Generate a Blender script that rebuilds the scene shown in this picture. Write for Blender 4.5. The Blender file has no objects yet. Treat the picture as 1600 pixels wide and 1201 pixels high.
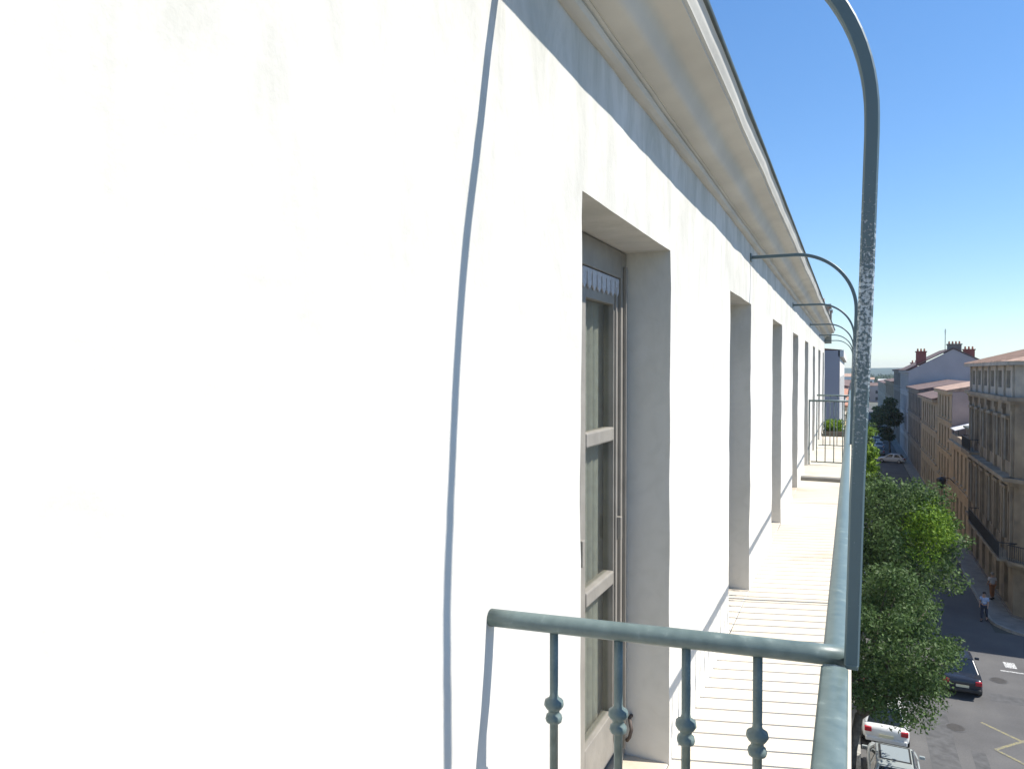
import bpy, bmesh, math, random
from mathutils import Vector, Matrix, noise
random.seed(7)
R = math.radians
S = bpy.context.scene
COL = S.collection

# ------------------------------------------------------------------ camera
YAW = 25.128
cam = bpy.data.cameras.new('camera'); camo = bpy.data.objects.new('camera', cam); COL.objects.link(camo)
cam.sensor_width = 36; cam.lens = 1130 / 1600 * 36; cam.clip_start = 0.02; cam.clip_end = 12000
camo.location = (0, 0, 0); camo.rotation_euler = (R(90 - 1.04), 0, R(YAW))
S.camera = camo

# ------------------------------------------------------------------ world, sun, exposure
SUN = Vector((1.0, 0.30, 1.27)).normalized()
w = bpy.data.worlds.new('World'); S.world = w; w.use_nodes = True
nt = w.node_tree; nt.nodes.clear()
sky = nt.nodes.new('ShaderNodeTexSky'); sky.sky_type = 'NISHITA'; sky.sun_disc = False
sky.sun_elevation = math.asin(SUN.z); sky.sun_rotation = math.atan2(SUN.x, SUN.y)
sky.air_density = 1.0; sky.dust_density = 0.0; sky.ozone_density = 2.4; sky.altitude = 50
bg = nt.nodes.new('ShaderNodeBackground'); bg.inputs['Strength'].default_value = 0.148
wo = nt.nodes.new('ShaderNodeOutputWorld')
hs_ = nt.nodes.new('ShaderNodeHueSaturation'); hs_.inputs['Saturation'].default_value = 1.32
gm_ = nt.nodes.new('ShaderNodeGamma'); gm_.inputs['Gamma'].default_value = .75
nt.links.new(sky.outputs[0], gm_.inputs[0]); nt.links.new(gm_.outputs[0], hs_.inputs['Color']); tn_ = nt.nodes.new('ShaderNodeMix'); tn_.data_type = 'RGBA'; tn_.blend_type = 'MULTIPLY'; tn_.inputs[0].default_value = 1; tn_.inputs[7].default_value = (.86, .965, 1.12, 1)
nt.links.new(hs_.outputs[0], tn_.inputs[6]); nt.links.new(tn_.outputs[2], bg.inputs[0]); nt.links.new(bg.outputs[0], wo.inputs[0])
sl = bpy.data.lights.new('sun', 'SUN'); sl.energy = 4.3; sl.angle = R(0.5); sl.color = (1.0, 0.955, 0.88)
so = bpy.data.objects.new('sun', sl); COL.objects.link(so)
so.rotation_euler = SUN.to_track_quat('Z', 'Y').to_euler(); so.location = (10, 5, 30)
S.view_settings.view_transform = 'Standard'; S.view_settings.look = 'None'
S.view_settings.exposure = 0.77; S.view_settings.gamma = 1
S.render.engine = 'CYCLES'; S.cycles.max_bounces = 12; S.cycles.diffuse_bounces = 6

# ------------------------------------------------------------------ materials
MATS = {}
def mat(name, col, rough=0.8, var=0.0, scale=4.0, bump=0.0, bscale=30.0, metal=0.0, col2=None, detail=5, spec=0.5, extra=None):
    if name in MATS: return MATS[name]
    m = bpy.data.materials.new(name); m.use_nodes = True; MATS[name] = m
    n = m.node_tree.nodes; l = m.node_tree.links; b = n['Principled BSDF']
    b.inputs['Base Color'].default_value = (*col, 1); b.inputs['Roughness'].default_value = rough
    b.inputs['Metallic'].default_value = metal; b.inputs['Specular IOR Level'].default_value = spec
    tc = n.new('ShaderNodeTexCoord')
    if var > 0 or col2:
        t = n.new('ShaderNodeTexNoise'); t.inputs['Scale'].default_value = scale; t.inputs['Detail'].default_value = detail
        l.new(tc.outputs['Object'], t.inputs['Vector'])
        cr = n.new('ShaderNodeValToRGB'); cr.color_ramp.elements[0].position = 0.3; cr.color_ramp.elements[1].position = 0.7
        if col2: a, c2 = col, col2
        else: a = tuple(x * (1 - var) for x in col); c2 = tuple(min(1, x * (1 + var)) for x in col)
        cr.color_ramp.elements[0].color = (*a, 1); cr.color_ramp.elements[1].color = (*c2, 1)
        l.new(t.outputs['Fac'], cr.inputs[0]); l.new(cr.outputs[0], b.inputs['Base Color'])
    if bump > 0:
        t2 = n.new('ShaderNodeTexNoise'); t2.inputs['Scale'].default_value = bscale; t2.inputs['Detail'].default_value = 6
        l.new(tc.outputs['Object'], t2.inputs['Vector'])
        bp = n.new('ShaderNodeBump'); bp.inputs['Strength'].default_value = bump; bp.inputs['Distance'].default_value = 0.02
        l.new(t2.outputs['Fac'], bp.inputs['Height']); l.new(bp.outputs[0], b.inputs['Normal'])
    if extra: extra(m, n, l, b, tc)
    return m

def ramp_node(n, pts):
    cr = n.new('ShaderNodeValToRGB')
    while len(cr.color_ramp.elements) < len(pts): cr.color_ramp.elements.new(0.5)
    for e, (p, c) in zip(cr.color_ramp.elements, pts): e.position = p; e.color = (*c, 1)
    return cr

def plaster_extra(m, n, l, b, tc):
    mp = n.new('ShaderNodeMapping'); mp.inputs['Scale'].default_value = (1, 1.0, 0.22)
    l.new(tc.outputs['Object'], mp.inputs[0])
    t = n.new('ShaderNodeTexNoise'); t.inputs['Scale'].default_value = 2.6; t.inputs['Detail'].default_value = 9; t.inputs['Roughness'].default_value = .62
    l.new(mp.outputs[0], t.inputs['Vector'])
    cr = ramp_node(n, [(.30, (.625, .60, .54)), (.46, (.65, .625, .57)), (.62, (.68, .655, .60))])
    l.new(t.outputs['Fac'], cr.inputs[0])
    # trowelled patches: finer swirling variation
    t3 = n.new('ShaderNodeTexNoise'); t3.inputs['Scale'].default_value = 9; t3.inputs['Detail'].default_value = 8; t3.inputs['Distortion'].default_value = 1.4
    l.new(tc.outputs['Object'], t3.inputs['Vector'])
    cr3 = ramp_node(n, [(.35, (.95, .95, .945)), (.55, (1, 1, 1))]); l.new(t3.outputs['Fac'], cr3.inputs[0])
    mx = n.new('ShaderNodeMix'); mx.data_type = 'RGBA'; mx.blend_type = 'MULTIPLY'; mx.inputs[0].default_value = 1
    l.new(cr.outputs[0], mx.inputs[6]); l.new(cr3.outputs[0], mx.inputs[7]); l.new(mx.outputs[2], b.inputs['Base Color'])
    # rain and trowel stains high on the wall beneath the cornice
    sx = n.new('ShaderNodeSeparateXYZ'); l.new(tc.outputs['Object'], sx.inputs[0])
    zz_ = n.new('ShaderNodeMapRange'); zz_.inputs[1].default_value = 14.6; zz_.inputs[2].default_value = 15.9; l.new(sx.outputs[2], zz_.inputs[0])
    mp2 = n.new('ShaderNodeMapping'); mp2.inputs['Scale'].default_value = (1, 1.6, .5); l.new(tc.outputs['Object'], mp2.inputs[0])
    t4 = n.new('ShaderNodeTexNoise'); t4.inputs['Scale'].default_value = 3.3; t4.inputs['Detail'].default_value = 12; t4.inputs['Roughness'].default_value = .7; t4.inputs['Distortion'].default_value = .6
    l.new(mp2.outputs[0], t4.inputs['Vector'])
    st_ = n.new('ShaderNodeMapRange'); st_.inputs[1].default_value = .40; st_.inputs[2].default_value = .62; l.new(t4.outputs['Fac'], st_.inputs[0])
    mm_ = n.new('ShaderNodeMath'); mm_.operation = 'MULTIPLY'; l.new(st_.outputs[0], mm_.inputs[0]); l.new(zz_.outputs[0], mm_.inputs[1])
    mx4 = n.new('ShaderNodeMix'); mx4.data_type = 'RGBA'; l.new(mm_.outputs[0], mx4.inputs[0])
    l.new(mx.outputs[2], mx4.inputs[6]); mx4.inputs[7].default_value = (.47, .46, .40, 1); l.new(mx4.outputs[2], b.inputs['Base Color'])
    t2 = n.new('ShaderNodeTexNoise'); t2.inputs['Scale'].default_value = 14; t2.inputs['Detail'].default_value = 10; t2.inputs['Roughness'].default_value = .6
    l.new(tc.outputs['Object'], t2.inputs['Vector'])
    bp = n.new('ShaderNodeBump'); bp.inputs['Strength'].default_value = .22; bp.inputs['Distance'].default_value = 0.012
    l.new(t2.outputs['Fac'], bp.inputs['Height']); l.new(bp.outputs[0], b.inputs['Normal'])
M_plaster = mat('white_render', (.74, .73, .70), .9, extra=plaster_extra)
M_cornice = mat('cream_stone', (.56, .54, .48), .85, var=.10, scale=3, bump=.1, bscale=20)

def floor_extra(m, n, l, b, tc):
    t = n.new('ShaderNodeTexNoise'); t.inputs['Scale'].default_value = 1.6; t.inputs['Detail'].default_value = 9
    l.new(tc.outputs['Object'], t.inputs['Vector'])
    cr = ramp_node(n, [(.28, (.52, .44, .33)), (.40, (.60, .53, .425)), (.65, (.64, .57, .465))]); l.new(t.outputs['Fac'], cr.inputs[0])
    l.new(cr.outputs[0], b.inputs['Base Color'])
    t2 = n.new('ShaderNodeTexNoise'); t2.inputs['Scale'].default_value = 60; l.new(tc.outputs['Object'], t2.inputs['Vector'])
    bp = n.new('ShaderNodeBump'); bp.inputs['Strength'].default_value = .15; bp.inputs['Distance'].default_value = 0.01
    l.new(t2.outputs['Fac'], bp.inputs['Height']); l.new(bp.outputs[0], b.inputs['Normal'])
M_floor = mat('cream_concrete', (.62, .58, .50), .85, extra=floor_extra)

def paint_extra(m, n, l, b, tc):
    t = n.new('ShaderNodeTexNoise'); t.inputs['Scale'].default_value = 40; t.inputs['Detail'].default_value = 8
    l.new(tc.outputs['Object'], t.inputs['Vector'])
    cr = ramp_node(n, [(.3, (.095, .135, .132)), (.62, (.135, .18, .172)), (.70, (.19, .24, .225))]); l.new(t.outputs['Fac'], cr.inputs[0])
    l.new(cr.outputs[0], b.inputs['Base Color'])
    rr = n.new('ShaderNodeMapRange'); rr.inputs[3].default_value = .32; rr.inputs[4].default_value = .5
    l.new(t.outputs['Fac'], rr.inputs[0]); l.new(rr.outputs[0], b.inputs['Roughness'])
    bp = n.new('ShaderNodeBump'); bp.inputs['Strength'].default_value = .12; bp.inputs['Distance'].default_value = 0.004
    l.new(t.outputs['Fac'], bp.inputs['Height']); l.new(bp.outputs[0], b.inputs['Normal'])
M_paint = mat('grey_green_paint', (.13, .18, .18), .4, extra=paint_extra)

def peel_extra(m, n, l, b, tc):
    # flaking grey paint over bare galvanised metal: a worn stretch of the bar
    t = n.new('ShaderNodeTexNoise'); t.inputs['Scale'].default_value = 190; t.inputs['Detail'].default_value = 8; t.inputs['Roughness'].default_value = .65
    l.new(tc.outputs['Object'], t.inputs['Vector'])
    sx = n.new('ShaderNodeSeparateXYZ'); l.new(tc.outputs['Object'], sx.inputs[0])
    up = n.new('ShaderNodeMapRange'); up.inputs[1].default_value = -.26; up.inputs[2].default_value = .06; l.new(sx.outputs[2], up.inputs[0])
    dn = n.new('ShaderNodeMapRange'); dn.inputs[1].default_value = .34; dn.inputs[2].default_value = .14; l.new(sx.outputs[2], dn.inputs[0])
    mu = n.new('ShaderNodeMath'); mu.operation = 'MULTIPLY'; l.new(up.outputs[0], mu.inputs[0]); l.new(dn.outputs[0], mu.inputs[1])
    m2 = n.new('ShaderNodeMath'); m2.operation = 'MULTIPLY_ADD'; l.new(mu.outputs[0], m2.inputs[0]); m2.inputs[1].default_value = .23; m2.inputs[2].default_value = -.20
    ad = n.new('ShaderNodeMath'); ad.operation = 'ADD'; l.new(t.outputs['Fac'], ad.inputs[0]); l.new(m2.outputs[0], ad.inputs[1])
    cr = ramp_node(n, [(.47, (0, 0, 0)), (.56, (1, 1, 1))]); l.new(ad.outputs[0], cr.inputs[0])
    mx = n.new('ShaderNodeMix'); mx.data_type = 'RGBA'; l.new(cr.outputs[0], mx.inputs[0])
    mx.inputs[6].default_value = (.085, .13, .145, 1); mx.inputs[7].default_value = (.44, .49, .52, 1)
    l.new(mx.outputs[2], b.inputs['Base Color'])
    mm = n.new('ShaderNodeMath'); mm.operation = 'MULTIPLY'; l.new(cr.outputs[0], mm.inputs[0]); mm.inputs[1].default_value = .55
    l.new(mm.outputs[0], b.inputs['Metallic'])
    bp = n.new('ShaderNodeBump'); bp.inputs['Strength'].default_value = .6; bp.inputs['Distance'].default_value = 0.003; bp.invert = True
    l.new(cr.outputs[0], bp.inputs['Height']); l.new(bp.outputs[0], b.inputs['Normal'])
M_hoop = mat('flaking_blue_grey_paint', (.08, .12, .13), .42, extra=peel_extra)

M_wood = mat('taupe_painted_wood', (.25, .23, .20), .55, var=.12, scale=12, bump=.08, bscale=60)
M_glass = bpy.data.materials.new('window_glass'); M_glass.use_nodes = True
_n = M_glass.node_tree.nodes; _l = M_glass.node_tree.links; _n.remove(_n['Principled BSDF'])
_t = _n.new('ShaderNodeBsdfTransparent'); _t.inputs[0].default_value = (.86, .88, .85, 1)
_g = _n.new('ShaderNodeBsdfGlossy'); _g.inputs['Roughness'].default_value = .02
_w = _n.new('ShaderNodeLayerWeight'); _w.inputs['Blend'].default_value = .2
_f = _n.new('ShaderNodeMath'); _f.operation = 'MULTIPLY_ADD'; _f.inputs[1].default_value = .45; _f.inputs[2].default_value = .03; _l.new(_w.outputs['Facing'], _f.inputs[0])
_m = _n.new('ShaderNodeMixShader'); _l.new(_f.outputs[0], _m.inputs[0]); _l.new(_t.outputs[0], _m.inputs[1]); _l.new(_g.outputs[0], _m.inputs[2]); _l.new(_m.outputs[0], _n['Material Output'].inputs[0])
M_curtain = mat('grey_net_curtain', (.40, .385, .35), .9, var=.15, scale=30)
M_scallop = mat('pale_scallops', (.45, .46, .49), .8, var=.15, scale=80)
M_zinc = mat('weathered_zinc', (.10, .115, .10), .45, var=.25, scale=8, metal=.3)
M_iron = mat('rusty_iron', (.085, .065, .055), .7, var=.3, scale=40)
def M_c(name, col, **k): return mat(name, col, **k)
M_dark = mat('dark_interior', (.02, .02, .022), .3, spec=.6)
M_farglass = mat('far_window_glass', (.03, .035, .04), .12, spec=.7)

# ------------------------------------------------------------------ mesh helpers
class MB:
    def __init__(s): s.v = []; s.f = []
    def add(s, vs, fs):
        o = len(s.v); s.v += [tuple(p) for p in vs]; s.f += [tuple(i + o for i in f) for f in fs]; return s
    def box(s, x0, x1, y0, y1, z0, z1):
        x0, x1 = sorted((x0, x1)); y0, y1 = sorted((y0, y1)); z0, z1 = sorted((z0, z1))
        return s.add([(x0,y0,z0),(x1,y0,z0),(x1,y1,z0),(x0,y1,z0),(x0,y0,z1),(x1,y0,z1),(x1,y1,z1),(x0,y1,z1)],
                     [(0,3,2,1),(4,5,6,7),(0,1,5,4),(1,2,6,5),(2,3,7,6),(3,0,4,7)])
    def prism(s, prof, axis, a, b):
        # prof: closed list of 2D points; axis 'x': prof=(y,z); 'y': prof=(x,z); 'z': prof=(x,y)
        n = len(prof)
        def P(p, t): return (t, p[0], p[1]) if axis == 'x' else ((p[0], t, p[1]) if axis == 'y' else (p[0], p[1], t))
        vs = [P(p, a) for p in prof] + [P(p, b) for p in prof]
        fs = [(i, (i+1) % n, n + (i+1) % n, n + i) for i in range(n)] + [tuple(range(n))[::-1], tuple(range(n, 2*n))]
        return s.add(vs, fs)
    def sweep(s, path, ring, up=Vector((0, 1, 0)), closed_ends=True, scales=None):
        # path lies in a plane whose normal is 'up'; ring of (side, up) offsets
        n = len(ring); vs = []; fs = []
        for i, p in enumerate(path):
            a = Vector(path[max(0, i-1)]); b = Vector(path[min(len(path)-1, i+1)])
            t = (b - a).normalized(); u = up - t * up.dot(t)
            u = u.normalized() if u.length > 1e-5 else Vector((1, 0, 0)); sd = t.cross(u)
            k = scales[i] if scales else 1
            for (c, d) in ring: vs.append(Vector(p) + sd * c * k + u * d * k)
        for i in range(len(path) - 1):
            for j in range(n): fs.append((i*n+j, i*n+(j+1) % n, (i+1)*n+(j+1) % n, (i+1)*n+j))
        if closed_ends: fs += [tuple(range(n))[::-1], tuple(range((len(path)-1)*n, len(path)*n))]
        return s.add(vs, fs)
    def lathe(s, prof, n=10, c=(0, 0)):
        vs = []; fs = []
        for r, z in prof:
            for j in range(n): vs.append((c[0] + r*math.cos(2*math.pi*j/n), c[1] + r*math.sin(2*math.pi*j/n), z))
        for i in range(len(prof)-1):
            for j in range(n): fs.append((i*n+j, i*n+(j+1) % n, (i+1)*n+(j+1) % n, (i+1)*n+j))
        fs += [tuple(range(n))[::-1], tuple(range((len(prof)-1)*n, len(prof)*n))]
        return s.add(vs, fs)
    def mesh(s, name, m, smooth=False, off=(0, 0, 0)):
        me = bpy.data.meshes.new(name)
        me.from_pydata([(v[0]-off[0], v[1]-off[1], v[2]-off[2]) for v in s.v], [], s.f)
        bm = bmesh.new(); bm.from_mesh(me); bmesh.ops.recalc_face_normals(bm, faces=bm.faces); bm.to_mesh(me); bm.free()
        me.materials.append(m)
        if smooth:
            for p in me.polygons: p.use_smooth = True
        return me
    def obj(s, name, m, parent=None, smooth=False, bevel=0, world=True, loc=None):
        off = (0, 0, 0)
        if parent is not None and world: off = root_off(parent)
        me = s.mesh(name, m, smooth, off)
        o = link(name, me, parent)
        if loc: o.location = loc
        if bevel:
            md = o.modifiers.new('b', 'BEVEL'); md.width = bevel; md.segments = 2; md.limit_method = 'ANGLE'; md.angle_limit = R(40)
        return o
def root_off(o):
    x = Vector((0, 0, 0))
    while o is not None: x += o.location; o = o.parent
    return x
def link(name, data, parent=None, loc=None, rz=None):
    o = bpy.data.objects.new(name, data); COL.objects.link(o); o.parent = parent
    if loc is not None: o.location = loc
    if rz is not None: o.rotation_euler.z = rz
    return o
def tag(o, label, cat, group=None, kind=None):
    o['label'] = label; o['category'] = cat
    if group: o['group'] = group
    if kind: o['kind'] = kind
    return o
def thing(name, label, cat, loc=(0, 0, 0), rz=0, group=None):
    o = link(name, None, None, loc, rz); o.empty_display_size = .2
    return tag(o, label, cat, group)
def struct(o, label=None):
    o['kind'] = 'structure'
    if label: o['label'] = label
    return o
KIDS = {}
def copy_tree(root, loc=None, rz=None, label=None, group=None, parent=None):
    kids = {}
    for o in list(COL.objects):
        if o.parent: kids.setdefault(o.parent.name, []).append(o)
    def rec(o, par):
        c = o.copy(); COL.objects.link(c); c.parent = par
        for ch in kids.get(o.name, []): rec(ch, c)
        return c
    c = rec(root, parent)
    if loc is not None: c.location = loc
    if rz is not None: c.rotation_euler.z = rz
    if label: c['label'] = label
    if group: c['group'] = group
    return c

GZ = -15.0          # street level below the camera
XW = -0.641         # outer face of the white wall
FZ = -1.55          # balcony floor
# ================================================================== GROUND
def grid_sheet(name, x0, x1, y0, y1, z, m, label=None):
    mb = MB().add([(x0,y0,z),(x1,y0,z),(x1,y1,z),(x0,y1,z)], [(0,1,2,3)])
    return struct(mb.obj(name, m), label)
def asph_extra(m, n, l, b, tc):
    t = n.new('ShaderNodeTexNoise'); t.inputs['Scale'].default_value = .35; t.inputs['Detail'].default_value = 8
    l.new(tc.outputs['Object'], t.inputs['Vector'])
    cr = ramp_node(n, [(.3, (.088, .086, .085)), (.5, (.112, .109, .107)), (.7, (.14, .136, .13))]); l.new(t.outputs['Fac'], cr.inputs[0])
    v = n.new('ShaderNodeTexNoise'); v.inputs['Scale'].default_value = 14; v.inputs['Detail'].default_value = 10; v.inputs['Roughness'].default_value = .8
    l.new(tc.outputs['Object'], v.inputs['Vector'])
    cr2 = ramp_node(n, [(.3, (.75, .75, .75)), (.7, (1.15, 1.15, 1.15))]); l.new(v.outputs['Fac'], cr2.inputs[0])
    mx = n.new('ShaderNodeMix'); mx.data_type = 'RGBA'; mx.blend_type = 'MULTIPLY'; mx.inputs[0].default_value = 1
    l.new(cr.outputs[0], mx.inputs[6]); l.new(cr2.outputs[0], mx.inputs[7]); l.new(mx.outputs[2], b.inputs['Base Color'])
M_asph = mat('worn_asphalt', (.11, .11, .11), .9, extra=asph_extra)
M_pave = mat('pavement_grey', (.24, .23, .21), .9, var=.2, scale=1.5, bump=.1)
M_kerb = mat('kerb_stone', (.33, .32, .29), .9, var=.2, scale=3)
M_ground = mat('city_ground', (.10, .105, .085), .95, var=.35, scale=.02)
grid_sheet('ground', -4000, 4000, -200, 7000, GZ - .03, M_ground, 'dull green brown land reaching the horizon beyond the town')
grid_sheet('road', 0.45, 7.6, 49.2, 420, GZ, M_asph, 'grey asphalt street running away between the facades')
grid_sheet('square', -0.0, 60, -40, 49.2, GZ - .0, M_asph, 'sunlit grey asphalt of the open crossing below the balcony')
def pavement(name, x0, x1, y0, y1, label):
    mb = MB(); mb.box(x0, x1, y0, y1, GZ - .1, GZ + .12)
    p = struct(mb.obj(name, M_pave), label)
    return p
pl = pavement('pavement', XW + .0, 0.32, -20, 300, 'narrow grey pavement under the trees along the white building')
pr = pavement('pavement', 7.75, 9.2, 53.6, 300, 'grey pavement along the facades opposite the balcony')
mb = MB(); y = -20
kerbs = MB()
y = -20.0
while y < 120: kerbs.box(.32, .45, y, y + .985, GZ - .08, GZ + .135); y += 1.0
k = kerbs.obj('kerb', M_kerb, pl); k['kind'] = 'stuff'
# rounded pavement corner before the ornate building
cpts = [(7.75, 53.6)] + [(7.75 + 3.4*(1-math.cos(R(a))), 51.0 - 3.0*math.sin(R(a))+.6) for a in range(0, 91, 10)] + [(40, 48.6), (40, 53.6)]
MB().prism(cpts, 'z', GZ - .1, GZ + .121).obj('pavement', M_pave, None)['kind'] = 'structure'
for o in COL.objects:
    if o.name == 'pavement.002': o['label'] = 'rounded pavement corner in front of the ornate stone building'; corner_pv = o
edge = [(7.75 + 3.4*(1-math.cos(R(a))), 51.6 - 3.0*math.sin(R(a))) for a in range(0, 91, 10)]
edge = [(7.75, 56 + i) for i in range(8, 0, -1)] + [(7.75, 53.6)] + edge + [(11.2 + i*1.5, 48.6) for i in range(1, 9)]
kc = MB()
for (a, b2) in zip(edge[:-1], edge[1:]):
    a = Vector((*a, 0)); b2 = Vector((*b2, 0)); d = (b2-a); n_ = Vector((-d.y, d.x, 0)).normalized()*(-.14)
    g = d.normalized()*.008
    q = [a+g, b2-g, b2-g+n_, a+g+n_]
    kc.add([(p.x, p.y, GZ-.08) for p in q]+[(p.x, p.y, GZ+.135) for p in q], [(3,2,1,0),(4,5,6,7),(0,1,5,4),(1,2,6,5),(2,3,7,6),(3,0,4,7)])
kk = kc.obj('kerb', M_kerb, corner_pv); kk['kind'] = 'stuff'

# painted markings
def mark_mat(name, col):
    def ex(m, n, l, b, tc):
        t = n.new('ShaderNodeTexNoise'); t.inputs['Scale'].default_value = 13; t.inputs['Detail'].default_value = 8
        l.new(tc.outputs['Object'], t.inputs['Vector'])
        cr = ramp_node(n, [(.38, (.15, .147, .14)), (.56, col)]); l.new(t.outputs['Fac'], cr.inputs[0]); l.new(cr.outputs[0], b.inputs['Base Color'])
    return mat(name, col, .8, extra=ex)
M_yel = mark_mat('worn_yellow_paint', (.27, .24, .12)); M_whi = mark_mat('worn_white_paint', (.6, .6, .58))
def stroke(mb, p, q, wd, z):
    p = Vector((*p, 0)); q = Vector((*q, 0)); d = (q-p).normalized(); n_ = Vector((-d.y, d.x, 0))*wd/2
    return mb.add([(v.x, v.y, z) for v in (p-n_, q-n_, q+n_, p+n_)], [(0,1,2,3)])
ym = MB()
zz = [(5.1, 36.4), (6.25, 34.9), (7.6, 36.2)]
stroke(ym, (5.15, 36.3), (6.9, 34.6), .13, GZ+.004)
stroke(ym, (5.3, 33.9), (6.6, 35.3), .13, GZ+.008)
stroke(ym, (5.3, 33.9), (7.3, 31.9), .13, GZ+.012)
stroke(ym, (6.9, 34.6), (8.6, 36.4), .13, GZ+.012)
struct(ym.obj('road_markings', M_yel), 'worn yellow zigzag lines painted on the sunlit asphalt')
wm = MB()
for i in range(7): wm.box(7.2 + i*.95, 7.7 + i*.95, 43.6, 44.4, GZ+.001, GZ+.004)
wm.box(6.9, 14, 43.0, 43.13, GZ+.001, GZ+.004)
struct(wm.obj('crossing_markings', M_whi), 'worn white crossing stripes just outside the building shadow')

M_patch = mat('asphalt_repair', (.092, .091, .091), .9, var=.25, scale=3, bump=.2)
rp = MB(); rnd0 = random.Random(9)
for (x0, x1, y0, y1) in ((2.9, 3.9, 30.2, 36.8), (5.9, 9.5, 38.9, 39.8), (3.2, 4.4, 41.0, 42.6), (4.4, 4.9, 22, 33.4)):
    n_ = 10; pts = [(x0 + (x1-x0)*i/n_ , y0 + rnd0.uniform(-.05, .05)) for i in range(n_+1)] + [(x1 - (x1-x0)*i/n_, y1 + rnd0.uniform(-.05, .05)) for i in range(n_+1)]
    rp.add([(x, y, GZ+.0035) for x, y in pts], [tuple(range(len(pts)))])
struct(rp.obj('asphalt_patches', M_patch), 'darker repair patches in the asphalt of the crossing')
M_cast = mat('cast_iron_cover', (.06, .055, .05), .6, var=.3, scale=30)
for (x, y, lb) in ((4.1, 35.3, 'round iron manhole cover in the asphalt between the silver green car and the yellow lines'), (6.6, 41.6, 'round iron manhole cover near the white crossing stripes')):
    mh = thing('manhole_cover', lb, 'manhole cover', (x, y, GZ)); MB().lathe([(.40, GZ+.002), (.40, GZ+.009), (.34, GZ+.010)], 24, (x, y)).obj('rim', M_patch, mh); MB().lathe([(.335, GZ+.0105), (.335, GZ+.014), (.28, GZ+.0165)], 24, (x, y)).obj('lid', M_cast, mh)
# ================================================================== THE WHITE BUILDING
WINP = 2.50; WINW = 0.96; WTOP = .47; DEPTH = .175
wins = [2.822 + WINP*k for k in range(-3, 8)]      # far jamb Y of each window
Y_END = 20.8
WD = {yf: (1.03 if i == 3 else WINW) for i, yf in enumerate(wins)}
bld = thing('white_building', 'white rendered building with balcony, row of tall windows and cream cornice, filling the left', 'building', (XW, 0, GZ))
def wob(y, z, x=0):
    return .0055*noise.noise(Vector((y*1.15, z*1.3, 3.1))) + .0048*noise.noise(Vector((y*4.1, z*4.1, 9.0))) + .0012*noise.noise(Vector((y*11, z*11, 1.0)))
def our_wall():
    ys = set(); zs = set()
    y = -8.0
    while y < Y_END: ys.add(round(y, 3)); y += .11 if y > 0 else .5
    ys.add(Y_END)
    for yf in wins: ys.add(round(yf, 3)); ys.add(round(yf - WD[yf], 3))
    z = FZ
    while z < .95: zs.add(round(z, 3)); z += .075
    for e in (GZ, -12, -9, -6, -3, FZ-.2, FZ, WTOP, .97): zs.add(e)
    ys = sorted(ys); zs = sorted(zs)
    ys = [y for i, y in enumerate(ys) if i == 0 or y - ys[i-1] > .012 or any(abs(y-a) < 1e-3 or abs(y-a+WD[a]) < 1e-3 for a in wins)]
    def hole(y0, y1, z0, z1):
        zc = (z0+z1)/2; yc = (y0+y1)/2
        return FZ < zc < WTOP and any(yf-WD[yf] < yc < yf for yf in wins)
    idx = {}; V = []; F = []
    def vid(i, j):
        if (i, j) not in idx:
            idx[(i, j)] = len(V); V.append((XW + wob(ys[i], zs[j]) * (1 if zs[j] > FZ-.01 else 0), ys[i], zs[j]))
        return idx[(i, j)]
    H = set()
    for i in range(len(ys)-1):
        for j in range(len(zs)-1):
            if hole(ys[i], ys[i+1], zs[j], zs[j+1]): H.add((i, j))
            else: F.append((vid(i, j), vid(i+1, j), vid(i+1, j+1), vid(i, j+1)))
    # reveals
    def rev(a, b):
        o = len(V); V.append(V[a]); V.append(V[b])
        V.append((XW - DEPTH - .1, V[b][1], V[b][2])); V.append((XW - DEPTH - .1, V[a][1], V[a][2]))
        F.append((o, o+1, o+2, o+3))
    for (i, j) in H:
        if (i-1, j) not in H: rev(vid(i, j), vid(i, j+1))
        if (i+1, j) not in H: rev(vid(i+1, j), vid(i+1, j+1))
        if (i, j-1) not in H: rev(vid(i, j), vid(i+1, j))
        if (i, j+1) not in H: rev(vid(i, j+1), vid(i+1, j+1))
    me = bpy.data.meshes.new('wall')
    off = Vector((XW, 0, GZ))
    me.from_pydata([Vector(v) - off for v in V], [], F)
    me.materials.append(M_plaster)
    for p in me.polygons: p.use_smooth = abs(p.normal.x) > .8
    return link('wall', me, bld)
our_wall()
# the body of the house behind its front, end wall and roof
MB().box(XW - 9, XW - DEPTH - .16, -8, Y_END - .01, GZ, .95).obj('core', M_dark, bld)
MB().box(XW - 9, XW - .012, Y_END - .004, Y_END + .25, GZ, .96).obj('end_wall', M_plaster, bld)
MB().box(XW - 9, XW - .012, -8.25, -8.0, GZ, .96).obj('end_wall', M_plaster, bld)

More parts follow.
